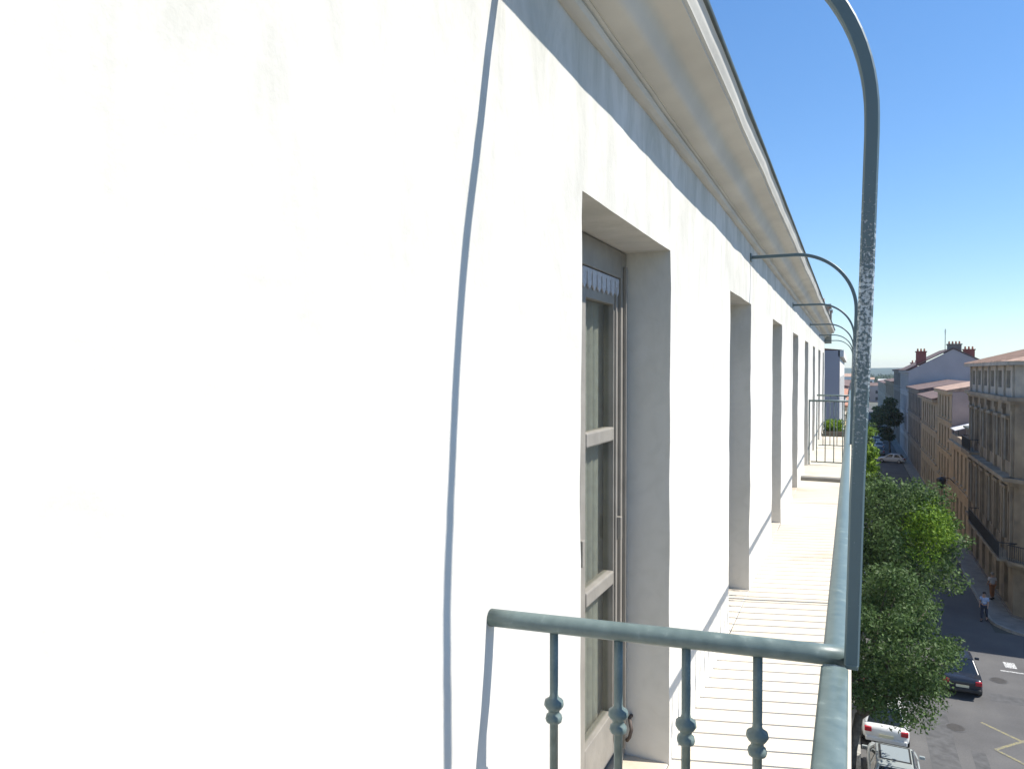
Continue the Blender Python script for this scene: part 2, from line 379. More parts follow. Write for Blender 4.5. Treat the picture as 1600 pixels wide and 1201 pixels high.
def cornice():
    P = [(-.66, .885), (-.627, .885), (-.612, .893), (-.607, .906), (-.612, .916), (-.600, .921), (-.600, .926)]
    for i in range(1, 24):
        k_ = i/24; X_ = -.600 + .168*k_; P.append((X_, .926 + .008*k_ + .078*(1/(1+math.exp(-(k_-.50)*20)))))
    P += [(-.428, 1.013), (-.428, 1.019), (-.418, 1.024), (-.416, 1.034), (-.409, 1.044), (-.407, 1.056), (-.404, 1.066), (-.398, 1.076), (-.398, 1.084), (-.66, 1.10)]
    ys = [-8 + i*.14 for i in range(int((Y_END+8.2)/.14)+1)] + [Y_END + .3]
    n = len(P); V = []; F = []
    for y in ys:
        for k, (x, z) in enumerate(P):
            q = .0040*noise.noise(Vector((y*1.4, 7.7, k*.08))) + .0020*noise.noise(Vector((y*4.6, 2.2, k*.1)))
            V.append((x + q, y, z + q*.7))
    for i in range(len(ys)-1):
        for k in range(n): F.append((i*n+k, i*n+(k+1) % n, (i+1)*n+(k+1) % n, (i+1)*n+k))
    F += [tuple(range(n))[::-1], tuple(range((len(ys)-1)*n, len(ys)*n))]
    m = MB(); m.v = V; m.f = F
    o = m.obj('cornice', M_cornice, bld)
    for p in o.data.polygons: p.use_smooth = len(p.vertices) == 4
    md = o.modifiers.new('e', 'EDGE_SPLIT'); md.split_angle = R(28)
cornice()
g = MB(); g.sweep([(-.402, y, 1.089 + .0012*math.sin(y*2.1)) for y in [-8 + .5*i for i in range(59)]],
                  [(.016*math.cos(R(a)), .0125*math.sin(R(a))) for a in range(0, 360, 45)], up=Vector((0, 0, 1)))
g.obj('gutter', M_zinc, bld, smooth=True)
# gutter brackets
M_rooft = mat('terracotta_tiles', (.42, .20, .12), .85, var=.3, scale=5, bump=.5, bscale=12)
MB().prism([(-.43, 1.101), (-4.5, 2.1), (XW-8.6, 1.101)], 'y', -8.2, Y_END+.3).obj('roof', M_rooft, bld)
ch = MB(); ch.box(-1.35, -.52, 20.0, 20.6, 1.11, 1.62).box(-1.4, -.47, 19.95, 20.65, 1.62, 1.70)
chm = ch.obj('chimney', mat('chimney_grey', (.30, .31, .28), .9, var=.15), bld)
for i in range(3): MB().lathe([(.07, 1.70), (.085, 1.72), (.06, 1.85), (.07, 1.87)], 10, (-.7-.22*i, 20.3)).obj('chimney_pot', M_rooft, chm, smooth=True)

M_step = mat('grey_threshold_stone', (.20, .19, .17), .85, var=.15)
MB().box(XW-9, -.485, 21.12, 21.42, .75, 1.58).box(XW-9, -.46, 21.09, 21.45, 1.581, 1.64).obj('fire_wall', mat('chimney_grey', (.30, .31, .28), .9), bld)
# balcony slab in segments with open joints
SLABS = [-8, -3.6, .3, 4.30, 8.3, 10.96]
for a, b2 in zip(SLABS[:-1], SLABS[1:]):
    MB().box(XW-.005, .012, a+.004, b2-.004, FZ-.16, FZ).obj('floor_slab', M_floor, bld, bevel=.004)
MB().box(XW-.005, .012, 10.965, 20.8, FZ-.16, FZ).obj('floor_slab', M_floor, bld, bevel=.004)
MB().box(XW-.002, -.10, 11.05, 11.20, FZ+.001, FZ+.050).obj('threshold_step', M_step, bld, bevel=.004)
# window recess floors
for yf in wins:
    MB().box(XW-DEPTH-.12, XW-.006, yf-WD[yf]+.003, yf-.003, FZ-.05, FZ+.003).obj('window_threshold', M_floor, bld)
# lower mouldings under balcony slab (seen from the side only)
MB().box(XW-.003, -.06, -8, 20.8, FZ-.26, FZ-.161).obj('slab_moulding', M_cornice, bld)
for i in range(10):
    yb = -6 + i*2.8
    if yb < 20.5:
        MB().prism([(XW-.004, FZ-.261), (-.1, FZ-.261), (-.16, FZ-.42), (XW-.004, FZ-.75)], 'y', yb, yb+.2).obj('bracket', M_cornice, bld)

def french_window(yf, detail=True):
    """Fixed frame + two glazed leaves, local origin at the far jamb, floor level. x: 0 = frame face."""
    base = Vector((XW-DEPTH, yf, FZ))
    o = MB()
    Wd = WD[yf]; Ht = WTOP - FZ; e = .004
    t = .075
    o.box(-.07, 0, -t, -e, .004, Ht-e).box(-.07, 0, -Wd+e, -Wd+t, .004, Ht-e).box(-.07, 0, -Wd+t, -t, Ht-t-e-.03, Ht-e).box(-.07, .012, -Wd+t, -t, .004, .05)
    # bead along jambs
    o.box(.0, .014, -.052, -.036, .05, Ht-.06).box(.0, .014, -Wd+.036, -Wd+.052, .05, Ht-.06)
    f = o.obj('french_window', M_wood, bld, bevel=.003, world=False)
    f.location = base - Vector((XW, 0, GZ))
    z0, z1 = .06, Ht-t-.04
    mid = -Wd/2
    for (a, b2) in ((mid+.003, -t-.004), (-Wd+t+.004, mid-.003)):
        st = .055
        lf = MB(); lf.box(-.055, -.012, b2-st, b2, z0, z1).box(-.055, -.012, a, a+st, z0, z1).box(-.055, -.012, a+st, b2-st, z1-.10, z1).box(-.055, -.012, a+st, b2-st, z0, z0+.17)
        # mouldings
        lf.box(-.012, -.004, b2-st+.008, b2-st+.020, z0+.05, z1-.03)
        lf.obj('leaf', M_wood, f, world=False, bevel=.003)
        gz = [z0+.17, z0+.17+(z1-z0-.27)/3, z0+.17+2*(z1-z0-.27)/3, z1-.10]
        gz[2] += .03
        for q in gz[1:3]: 
            MB().box(-.052, -.008, a+st+.001, b2-st-.001, q-.026, q+.026).obj('glazing_bar', M_wood, f, world=False, bevel=.006)
        for q0, q1 in zip(gz[:-1], gz[1:]):
            MB().box(-.036, -.031, a+st-.004, b2-st+.004, q0-.01, q1+.01).obj('pane', M_glass, f, world=False)
        MB().box(-.010, .012, b2-.035, b2-.012, z1*.47, z1*.47+.09).obj('hinge', M_wood, f, world=False, bevel=.003)
    cu = MB(); ny = 90; cv = []
    for i in range(ny+1):
        yy = -Wd+t+.01+(Wd-2*t-.02)*i/ny; xx = -.076+.010*math.sin(i*.95)+.005*math.sin(i*2.3+1)
        cv += [(xx, yy, .06), (xx*1.0, yy, Ht-.1)]
    cu.add(cv, [(2*i, 2*i+2, 2*i+3, 2*i+1) for i in range(ny)]); cu.obj('curtain', M_curtain, f, world=False, smooth=True)
    ltrim = MB()  # row of small pale scalloped pieces along the top rail
    for i in range(8):
        y0 = -t-.016-i*.054
        q = [( y0-.046, z1-.004), (y0-.002, z1-.004), (y0-.004, z1-.054), (y0-.024, z1-.070), (y0-.044, z1-.054)]
        ltrim.prism(q, 'x', -.010, -.005)
    ltrim.box(-.010, -.006, mid+.01, -t-.012, z1-.012, z1+.002)
    lo = ltrim.obj('scallop_trim', M_scallop, f, world=False)
    return f
french_window(wins[3]); fw = french_window(wins[4])
hk = MB()
hk.sweep([(XW-.150, wins[3]-.001, FZ+.165), (XW-.150, wins[3]-.03, FZ+.168), (XW-.142, wins[3]-.05, FZ+.160), (XW-.135, wins[3]-.056, FZ+.135), (XW-.142, wins[3]-.056, FZ+.105), (XW-.155, wins[3]-.05, FZ+.085)],
         [(.0075*math.cos(R(a)), .0075*math.sin(R(a))) for a in range(0, 360, 60)], up=Vector((1, 0, 0)))
hk.obj('shutter_hook', M_iron, bld, smooth=True)
for i, yf in enumerate(wins):
    if i not in (3, 4): copy_tree(fw, loc=Vector((XW-DEPTH, yf, FZ)) - Vector((XW, 0, GZ)), parent=bld)
# windows of the storeys below
lw = MB(); lw.box(0, .04, 0, .06, 0, 2.3).box(0, .04, .94, 1.0, 0, 2.3).box(0, .04, .06, .94, 2.24, 2.3).box(0, .04, .47, .53, 0, 2.24).box(0, .04, .06, .94, 0, .06)
lwm = lw.mesh('window', M_wood); lpm = MB().box(.005, .02, .06, .94, .06, 2.24).mesh('pane', M_farglass)
for zf in (-4.6, -8.6, -13.6):
    for yf in wins:
        q = link('window', lwm, bld, Vector((.003, yf-1.0, zf-GZ))); link('pane', lpm, q)

# ================================================================== RAILINGS
balus_prof = [(.0082, FZ+.045), (.0082, -.676), (.0150, -.672), (.0166, -.666), (.0150, -.660), (.0110, -.657), (.0110, -.650),
              (.0150, -.647), (.0192, -.640), (.0180, -.632), (.0100, -.627), (.0082, -.621), (.0082, -.487)]
thin_prof = [(r_*.72, z_) for r_, z_ in balus_prof]
bal_me = MB().lathe(balus_prof, 12).mesh('baluster', M_paint, smooth=True)
bal_thin = MB().lathe(thin_prof, 10).mesh('baluster', M_paint, smooth=True)
rail = thing('balcony_railing', 'long grey green iron railing with flat handrail along the outer edge of the balcony', 'railing', (-.022, 0, FZ))
def handrail_ring(hw, th):
    return [(-hw, -th*.45), (-hw*.72, -th), (hw*.72, -th), (hw, -th*.45), (hw, .0), (hw*.78, th*.42), (0, th*.6), (-hw*.78, th*.42), (-hw, 0)]
def rail_bar(name, y0, y1, x, z, hw, th, parent, x2=None):
    n = max(2, int((y1-y0)/.4)); path = [(x + ((x2-x)*i/n if x2 is not None else 0), y0+(y1-y0)*i/n, z + .0010*math.sin(i*1.7)) for i in range(n+1)]
    m = MB(); m.sweep(path, handrail_ring(hw, th), up=Vector((0, 0, 1))); o = m.obj(name, M_paint, parent, smooth=True)
    md = o.modifiers.new('e', 'EDGE_SPLIT'); md.split_angle = R(50); return o
rail_bar('handrail', -3, 1.285, -.021, -.483, .0205, .010, rail)
rail_bar('handrail', 1.335, 20.6, -.022, -.487, .0190, .010, rail)
MB().box(-.034, -.010, -3, 20.6, FZ+.04, FZ+.05).obj('bottom_rail', M_paint, rail)
i = 0; y = -2.9
while y < 20.5:
    if abs(y - 1.31) > .03 and all(abs(y-h) > .03 for h in (5.3,)):
        b_ = link('baluster', bal_thin, rail, Vector((-.022, y, 0)) - Vector((-.022, 0, FZ)))
    y += .1215
for yp in (-2.7, 1.315, 5.29, 9.3, 13.3, 17.3, 20.55):
    MB().box(-.032, -.012, yp-.01, yp+.01, FZ, -.49).obj('post', M_paint, rail, bevel=.002)

def tube_pts(p, q, n): p = Vector(p); q = Vector(q); return [p.lerp(q, i/n) for i in range(n+1)]
cr_ = thing('divider_railing', 'grey green cross railing in the foreground with collared balusters between wall and handrail', 'railing', (XW, 1.27, FZ))
A = Vector((XW-.002, 1.270, -.4860)); B = Vector((.001, 1.330, -.4780))
rr = [(.0182*math.cos(R(a)), .0170*math.sin(R(a))) for a in range(0, 360, 24)]
m = MB(); m.sweep(tube_pts(A, B, 10), rr, up=Vector((0, 0, 1))); m.obj('handrail', M_paint, cr_, smooth=True)
m = MB(); m.sweep(tube_pts((XW-.002, 1.270, FZ+.05), (-.03, 1.328, FZ+.05), 2), [(-.012,-.005),(.012,-.005),(.012,.005),(-.012,.005)], up=Vector((0, 0, 1))); m.obj('bottom_rail', M_paint, cr_)
for X in (-.5123, -.3881, -.2654, -.1438):
    t = (X-XW)/(-.022-XW); yy = 1.270+.058*t
    b_ = link('baluster', bal_me, cr_, Vector((X, yy, .003*t)) - Vector((XW, 1.27, FZ)))

cr2 = thing('divider_railing', 'plain grey cross railing far along the balcony, just beyond the low threshold step', 'railing', (XW, 13.0, FZ))
def far_divider(root, yy, balus=True):
    m = MB(); m.sweep(tube_pts((XW+.01, yy, -.487), (-.03, yy, -.487), 2), rr, up=Vector((0, 0, 1))); m.obj('handrail', M_paint, root, smooth=True)
    m = MB(); m.sweep(tube_pts((XW+.04, yy, FZ+.05), (-.03, yy, FZ+.05), 2), [(-.012,-.009),(.012,-.009),(.012,.009),(-.012,.009)], up=Vector((0, 0, 1))); m.obj('bottom_rail', M_paint, root)
    if balus:
        for k in range(4):
            MB().lathe([(.008, FZ+.05), (.008, -.487)], 8, (XW+.13+k*.13, yy)).obj('baluster', M_paint, root, smooth=True)
far_divider(cr2, 13.0)
MB().box(XW+.005, XW+.025, 12.99, 13.01, FZ, -.47).obj('post', M_paint, cr2)
cr3 = thing('divider_railing', 'thin cross railing between the first far one and the green plant', 'railing', (XW, 16.0, FZ))
far_divider(cr3, 16.0)

# planter and its plant
pt = thing('planter', 'low dark trough at the end of the balcony floor beyond the far cross railings', 'planter', (-.35, 19.2, FZ))
M_whitep = mat('white_canvas', (.72, .70, .66), .9, var=.06)
M_tr = mat('dark_trough', (.10, .085, .07), .8, var=.2)
mb = MB(); mb.box(-.61, -.09, 18.8, 18.84, FZ+.002, FZ+.12).box(-.61, -.09, 19.56, 19.6, FZ+.002, FZ+.12).box(-.61, -.57, 18.84, 19.56, FZ+.002, FZ+.12).box(-.13, -.09, 18.84, 19.56, FZ+.002, FZ+.12).box(-.57, -.13, 18.84, 19.56, FZ+.002, FZ+.03)
mb.obj('trough', M_tr, pt, bevel=.006)
MB().box(-.568, -.132, 18.842, 19.558, FZ+.031, FZ+.10).obj('soil', mat('soil', (.06, .045, .03), .95, var=.3), pt)

# ------------------------------------------------------------------ foliage
def leaf_mat(name, cols):
    m = bpy.data.materials.new(name); m.use_nodes = True
    n = m.node_tree.nodes; l = m.node_tree.links; b = n['Principled BSDF']
    gn = n.new('ShaderNodeNewGeometry'); cr = ramp_node(n, cols)
    l.new(gn.outputs['Random Per Island'], cr.inputs[0]); l.new(cr.outputs[0], b.inputs['Base Color'])
    b.inputs['Roughness'].default_value = .6; b.inputs['Specular IOR Level'].default_value = .2
    tr = n.new('ShaderNodeBsdfTranslucent'); l.new(cr.outputs[0], tr.inputs[0])
    mx = n.new('ShaderNodeMixShader'); mx.inputs[0].default_value = .3
    out = n['Material Output']; l.new(b.outputs[0], mx.inputs[1]); l.new(tr.outputs[0], mx.inputs[2]); l.new(mx.outputs[0], out.inputs[0])
    return m
L_dull = leaf_mat('dull_leaves', [(0, (.035, .070, .018)), (.5, (.080, .135, .038)), (.85, (.12, .19, .06)), (1, (.19, .24, .12))])
L_yell = leaf_mat('yellow_green_leaves', [(0, (.06, .12, .012)), (.5, (.14, .25, .025)), (1, (.25, .36, .04))])
L_dark = leaf_mat('dark_leaves', [(0, (.03, .06, .02)), (.6, (.06, .10, .035)), (1, (.10, .15, .06))])
M_bark = mat('bark', (.13, .11, .085), .95, var=.35, scale=6, bump=.6, bscale=20)

def leaves(clumps, per, size, rnd, seed_dir=True):
    V = []; F = []
    for (c, r, k) in clumps:
        for _ in range(int(per*k)):
            while True:
                p = Vector((rnd.uniform(-1,1), rnd.uniform(-1,1), rnd.uniform(-1,1)))
                if .25 < p.length < 1: break
            p = p * (.55 + .45*rnd.random()) ** .5 if False else p
            q = Vector(c) + Vector((p.x*r[0], p.y*r[1], p.z*r[2]))
            nrm = (p*.8 + Vector((rnd.gauss(0,.6), rnd.gauss(0,.6), rnd.gauss(.25,.6)))).normalized()
            t = nrm.cross(Vector((rnd.gauss(0,1), rnd.gauss(0,1), rnd.gauss(0,1)))).normalized(); s2 = nrm.cross(t)
            a = size*rnd.uniform(.6, 1.35); bb = a*.55
            o = len(V)
            V += [q - t*a, q + s2*bb*.8 - t*.1*a, q + t*a + nrm*(-.25*a), q - s2*bb*.8 - t*.1*a]
            F += [(o, o+1, o+2, o+3)]
    return V, F
def tree(name, label, base, centre, radii, n_cl, per, size, m, seed, group='street trees below the balcony', trunk_r=.16, cr=(.5,.9), second=None):
    rnd = random.Random(seed)
    t = thing(name, label, 'tree', base, 0, group)
    cl = []
    for _ in range(n_cl):
        while True:
            p = Vector((rnd.uniform(-1,1), rnd.uniform(-1,1), rnd.uniform(-1,1)))
            if .35 < p.length < 1: break
        if p.z < 0: p.x *= .92; p.y *= .92
        rr_ = rnd.uniform(*cr)
        c = Vector((centre[0]+p.x*(radii[0]-rr_*.5), centre[1]+p.y*(radii[1]-rr_*.5), centre[2]+p.z*(radii[2]-rr_*.4)))
        cl.append((c, (rr_, rr_, rr_*rnd.uniform(.5,.75)), (rr_/cr[1])**2))
    V, F = leaves(cl, per, size, rnd)
    b = Vector(base)
    me = bpy.data.meshes.new('crown'); me.from_pydata([v-b for v in V], [], F); me.materials.append(m)
    if second:                                   # leaves inside the test patch take the second material
        m2, test = second; me.materials.append(m2); b_ = Vector(base); fi = 0
        for p in me.polygons:
            c_ = p.center + b_
            if test(c_) + .22*rnd.gauss(0, 1) > 0: p.material_index = 1
    link('crown', me, t)
    ring = [(math.cos(R(a)), math.sin(R(a))) for a in range(0, 360, 45)]
    tk = MB(); cz = centre[2]
    fork = Vector((base[0]+(centre[0]-base[0])*.25, base[1]+(centre[1]-base[1])*.3, base[2] + (cz-radii[2]-base[2])*.9+.6))
    pth = [Vector(base)-Vector((0,0,.1)), Vector(base).lerp(fork, .5)+Vector((rnd.uniform(-.08,.08), .05, 0)), fork]
    tk.sweep(pth, ring, up=Vector((0, 1, 0)), scales=[trunk_r*1.3, trunk_r, trunk_r*.85])
    tk.obj('trunk', M_bark, t, smooth=True)
    for c in rnd.sample(cl, min(9, len(cl))):
        e = Vector(c[0]); mid = fork.lerp(e, .5) + Vector((0, 0, .25))
        bm_ = MB(); bm_.sweep([fork - Vector((0,0,.15)), mid, e], ring[::2] , up=Vector((0, 1, .01)), scales=[trunk_r*.5, trunk_r*.3, trunk_r*.1])
        bm_.obj('limb', M_bark, t, smooth=True)
    return t

# plant in the trough
rnd = random.Random(3)
V, F = leaves([((-.35+rnd.uniform(-.17,.17), 19.2+rnd.uniform(-.3,.3), FZ+.17+rnd.uniform(0,.14)), (.13,.14,.12), 1) for _ in range(16)], 90, .03, rnd)
pme = bpy.data.meshes.new('foliage'); b0 = Vector((-.35, 19.2, FZ+.10)); pme.from_pydata([v-b0 for v in V], [], F); pme.materials.append(L_yell)
pth_ = thing('potted_plant', 'bushy bright green plant growing in the low trough at the far end of the balcony', 'plant', b0)
link('foliage', pme, pth_)
sm = MB()
for i in range(5): sm.sweep([(-.47+.06*i, 19.0+.1*i, FZ+.10), (-.46+.06*i, 19.0+.09*i, FZ+.33)], [(.006,0),(0,.006),(-.006,0),(0,-.006)])
sm.obj('stems', M_bark, pth_)

# ================================================================== AWNING HOOPS
def hoop_path(lean):
    P = [Vector((.004, 0, -.478)), Vector((.010, 0, -.2)), Vector((.020, 0, .1)), Vector((.027, 0, .38))]
    r = .385; cx = .027 - r; cz = .407
    for k in range(0, 27):
        a = R(90*k/26); P.append(Vector((cx + r*math.cos(a), 0, cz + r*math.sin(a))))
    P += [Vector((-.5, 0, .792)), Vector((XW+.004, 0, .792))]
    return P
def hoop(y, label):
    t = thing('awning_hoop', label, 'awning hoop', (.004, y, -.505), 0, 'iron hoops arching from handrail to wall')
    m = MB(); hw = .0112
    m.sweep([p + Vector((0, y, 0)) for p in hoop_path(0)], [(-hw, -.0075), (-hw*.75, -hw), (hw*.75, -hw), (hw, -.0075), (hw, .0075), (hw*.75, hw), (-hw*.75, hw), (-hw, .0075)])
    o = m.mesh('bar', M_hoop, False, (0, y, 0))            # vertices keep real heights for the flaking zone
    ob = link('bar', o, t, Vector((0, y, 0)) - Vector((.004, y, -.505)))
    MB().box(XW-.003, XW+.008, y-.03, y+.03, .765, .82).obj('wall_plate', M_paint, t, bevel=.002)
    MB().box(-.006, .014, y-.012, y+.012, -.4845, -.476).obj('foot_clamp', M_paint, t, bevel=.002)
    return t
h1 = hoop(1.300, 'nearest iron hoop, its grey paint flaking to bare metal, rising large at the right')
lab = ['second iron hoop, rising from the handrail beyond the foreground one', 'third iron hoop along the balcony, smaller and behind the second',
       'fourth iron hoop, level with the far cross railing', 'fifth iron hoop, near the end of the white wall', 'farthest and smallest iron hoop at the end of the cornice']
for y, lb in zip((5.29, 9.3, 13.3, 17.3, 20.4), lab): copy_tree(h1, loc=(.004, y, -.505), label=lb)

# ================================================================== OTHER BUILDINGS
WCACHE = {}
def win_mesh(wd, ht, fm):
    k = (round(wd, 2), round(ht, 2), fm.name)
    if k not in WCACHE:
        f = .06
        m = MB(); m.box(0, .05, 0, f, 0, ht).box(0, .05, wd-f, wd, 0, ht).box(0, .05, f, wd-f, ht-f, ht).box(0, .05, f, wd-f, 0, f).box(.002, .048, wd/2-.04, wd/2+.04, f, ht-f).box(.004, .044, f, wd/2-.04, ht*.66, ht*.66+.04).box(.004, .044, wd/2+.04, wd-f, ht*.66, ht*.66+.04)
        p = MB().box(.02, .03, f-.01, wd-f+.01, f-.01, ht-f+.01)
        sh = MB(); sh.box(-.05, 0, 0, wd/2, 0, ht)
        for i in range(int(ht/.16)): sh.box(-.062, -.05, .05, wd/2-.05, .06+i*.16, .14+i*.16)
        WCACHE[k] = (m.mesh('window', fm), p.mesh('pane', M_farglass), sh)
    return WCACHE[k]
M_shut = {}
def facade(root, mw, P0, ang, width, H, holes, depth=.28, back=True):
    """Wall from P0 (ground corner), running along direction ang, outer face to its left... local x = along, outward = rot -90."""
    xs = sorted({0, round(width, 3)} | {round(h[0], 3) for h in holes} | {round(h[0]+h[2], 3) for h in holes})
    zs = sorted({0, round(H, 3)} | {round(h[1], 3) for h in holes} | {round(h[1]+h[3], 3) for h in holes})
    d = Vector((math.cos(ang), math.sin(ang), 0)); nin = Vector((-d.y, d.x, 0))   # inward
    P0 = Vector(P0); V = []; F = []
    def P(x, z, t=0): return P0 + d*x + nin*t + Vector((0, 0, z))
    def q(a, b, c, e): o = len(V); V.extend([a, b, c, e]); F.append((o, o+1, o+2, o+3))
    for i in range(len(xs)-1):
        for j in range(len(zs)-1):
            xc = (xs[i]+xs[i+1])/2; zc = (zs[j]+zs[j+1])/2
            if any(h[0] < xc < h[0]+h[2] and h[1] < zc < h[1]+h[3] for h in holes): continue
            q(P(xs[i], zs[j]), P(xs[i+1], zs[j]), P(xs[i+1], zs[j+1]), P(xs[i], zs[j+1]))
    for h in holes:
        x0, z0, x1, z1 = h[0], h[1], h[0]+h[2], h[1]+h[3]
        q(P(x0,z0), P(x0,z1), P(x0,z1,depth), P(x0,z0,depth)); q(P(x1,z0), P(x1,z1), P(x1,z1,depth), P(x1,z0,depth))
        q(P(x0,z0), P(x1,z0), P(x1,z0,depth), P(x0,z0,depth)); q(P(x0,z1), P(x1,z1), P(x1,z1,depth), P(x0,z1,depth))
    off = root.location
    me = bpy.data.meshes.new('wall'); me.from_pydata([v-off for v in V], [], F); me.materials.append(mw)
    link('wall', me, root)
    return d, nin
def put_windows(root, P0, ang, holes, fm, depth=.28, shutter=None, seed=0):
    d = Vector((math.cos(ang), math.sin(ang), 0)); nin = Vector((-d.y, d.x, 0)); rnd = random.Random(seed)
    for h in holes:
        wm_, pm, sh = win_mesh(h[2], h[3], fm)
        # window mesh local: x depth, y along ; map y->d, x->-nin (outward)
        o = link('window', wm_, root, Vector(P0) + d*h[0] + nin*(depth-.02) + Vector((0, 0, h[1])) - root.location)
        o.rotation_euler.z = ang - math.pi/2
        link('pane', pm, o)
        if shutter and rnd.random() < .75:
            key = (round(h[2],2), round(h[3],2), shutter.name)
            if key not in M_shut: M_shut[key] = sh.mesh('shutter', shutter)
            for sd in (0, 1):
                s_ = link('shutter', M_shut[key], o, (.0, 0, 0))
                s_.location = (-(depth-.02)-.03 + (0 if True else 0), (-h[2]/2 if sd == 0 else h[2]), 0)
    return
def band(root, name, P0, ang, x0, x1, z0, z1, out, m, inn=.05):
    d = Vector((math.cos(ang), math.sin(ang), 0)); no = Vector((d.y, -d.x, 0))
    V = []
    P0 = Vector(P0)
    for z in (z0, z1):
        for (x, t) in ((x0, -inn), (x1, -inn), (x1, out), (x0, out)): V.append(P0 + d*x + no*t + Vector((0, 0, z)))
    m2 = MB().add(V, [(3,2,1,0),(4,5,6,7),(0,1,5,4),(1,2,6,5),(2,3,7,6),(3,0,4,7)])
    return m2.obj(name, m, root)

M_far_roof = mat('orange_roof_tiles', (.46, .30, .21), .85, var=.35, scale=2.2, bump=.6, bscale=8)
M_brown_roof = mat('brown_roof_tiles', (.17, .11, .09), .9, var=.35, scale=2.2, bump=.6, bscale=8)
M_stone = mat('soot_stained_stone', (.36, .29, .20), .92, col2=(.19, .155, .115), scale=.9, bump=.3, bscale=4, detail=9)
M_stone_l = mat('pale_attic_stone', (.46, .41, .33), .9, col2=(.30, .28, .24), scale=1.4, bump=.2)
M_beige = mat('ochre_stone', (.47, .355, .22), .9, var=.18, scale=.7, bump=.2, bscale=4)
M_beige2 = mat('ochre_stone_pale', (.43, .34, .235), .9, var=.2, scale=.8, bump=.2)
M_pinkw = mat('pink_grey_render', (.44, .33, .28), .92, var=.12, scale=.6)
M_greyw = mat('blue_grey_render', (.40, .375, .375), .92, var=.08, scale=.4)
M_greyd = mat('dark_slate_stone', (.19, .17, .15), .92, var=.25, scale=.6)
M_iron_d = mat('black_iron', (.03, .032, .035), .5)
M_frame_d = mat('brown_frames', (.12, .09, .07), .6)
M_frame_l = mat('pale_frames', (.5, .52, .5), .6)
M_shut_b = mat('brown_shutters', (.22, .13, .09), .7)
M_brick = mat('red_brick', (.26, .085, .07), .9, var=.25, scale=6)

def balcony_iron(root, P0, ang, x0, x1, z, out):
    band(root, 'balcony_slab', P0, ang, x0, x1, z-.16, z, out, M_stone)
    d = Vector((math.cos(ang), math.sin(ang), 0)); no = Vector((d.y, -d.x, 0)); m = MB(); P0 = Vector(P0)
    def seg(a, b, h0, h1, t=.02):
        a = Vector(a); b = Vector(b); dd = (b-a).normalized(); nn = Vector((-dd.y, dd.x, 0))*t
        m.add([a-nn+Vector((0,0,h0)), b-nn+Vector((0,0,h0)), b+nn+Vector((0,0,h0)), a+nn+Vector((0,0,h0)), a-nn+Vector((0,0,h1)), b-nn+Vector((0,0,h1)), b+nn+Vector((0,0,h1)), a+nn+Vector((0,0,h1))],
              [(3,2,1,0),(4,5,6,7),(0,1,5,4),(1,2,6,5),(2,3,7,6),(3,0,4,7)])
    base = P0 + Vector((0, 0, z))
    c0 = base + d*x0 + no*(out-.06); c1 = base + d*x1 + no*(out-.06)
    seg(c0, c1, .95, 1.0); seg(c0, c1, .06, .09)
    n = int((x1-x0)/.13)
    for i in range(n+1):
        p = c0.lerp(c1, i/max(1, n)); seg(p - d*.009, p + d*.009, .09, .95, .009)
    for c, e in ((c0, base + d*x0), (c1, base + d*x1)):
        seg(c, e, .95, 1.0)
        for i in range(4): p = c.lerp(e, i/4); seg(p - no*.009, p + no*.009, .09, .95, .009)
    o = m.obj('balcony_grille', M_iron_d, root)
    return o

# ---- ornate corner building --------------------------------------------------
CX, CY0, CY1, CH = 9.0, 52.5, 70.6, 15.6
cb = thing('corner_building', 'ornate soot stained stone corner building with attic storey and iron balconies on the right', 'building', (CX, CY1, GZ))
rows = [(0.25, 2.9), (4.35, 3.2), (9.35, 2.6), (13.95, 1.1)]
def rowholes(width, bay, wd, start):
    hs = []; n = int((width-start)/bay)+1
    for r_, (z0, ht) in enumerate(rows):
        for i in range(n):
            x = start + i*bay
            if x + wd < width - .3: hs.append((x, z0, wd, ht))
    return hs
# street front: direction -Y so that outward (right of d... d.y,-d.x) = -X
angS = -math.pi/2
P_s = (CX, CY1, GZ); wS = CY1-CY0
hS = rowholes(wS, 2.85, 1.25, 1.0)
facade(cb, M_stone, P_s, angS, wS, CH-2.25, [h for h in hS if h[1] < 13])
put_windows(cb, P_s, angS, [h for h in hS if h[1] < 13], M_frame_d, seed=5)
c45 = math.pi*-.25
P_c = (CX, CY0, GZ); wC = 4.2
hC = [(1.35, z0, 1.5, ht) for z0, ht in rows]
facade(cb, M_stone, P_c, c45, wC, CH-2.25, [h for h in hC if h[1] < 13])
put_windows(cb, P_c, c45, [h for h in hC if h[1] < 13], M_frame_l, seed=6)
PX, PY = CX + wC*math.cos(c45), CY0 + wC*math.sin(c45)
P_d = (PX, PY, GZ); wD = 17
hD = rowholes(wD, 2.85, 1.25, 1.0)
facade(cb, M_stone, P_d, 0, wD, CH-2.25, [h for h in hD if h[1] < 13])
put_windows(cb, P_d, 0, [h for h in hD if h[1] < 13], M_frame_d, seed=7)
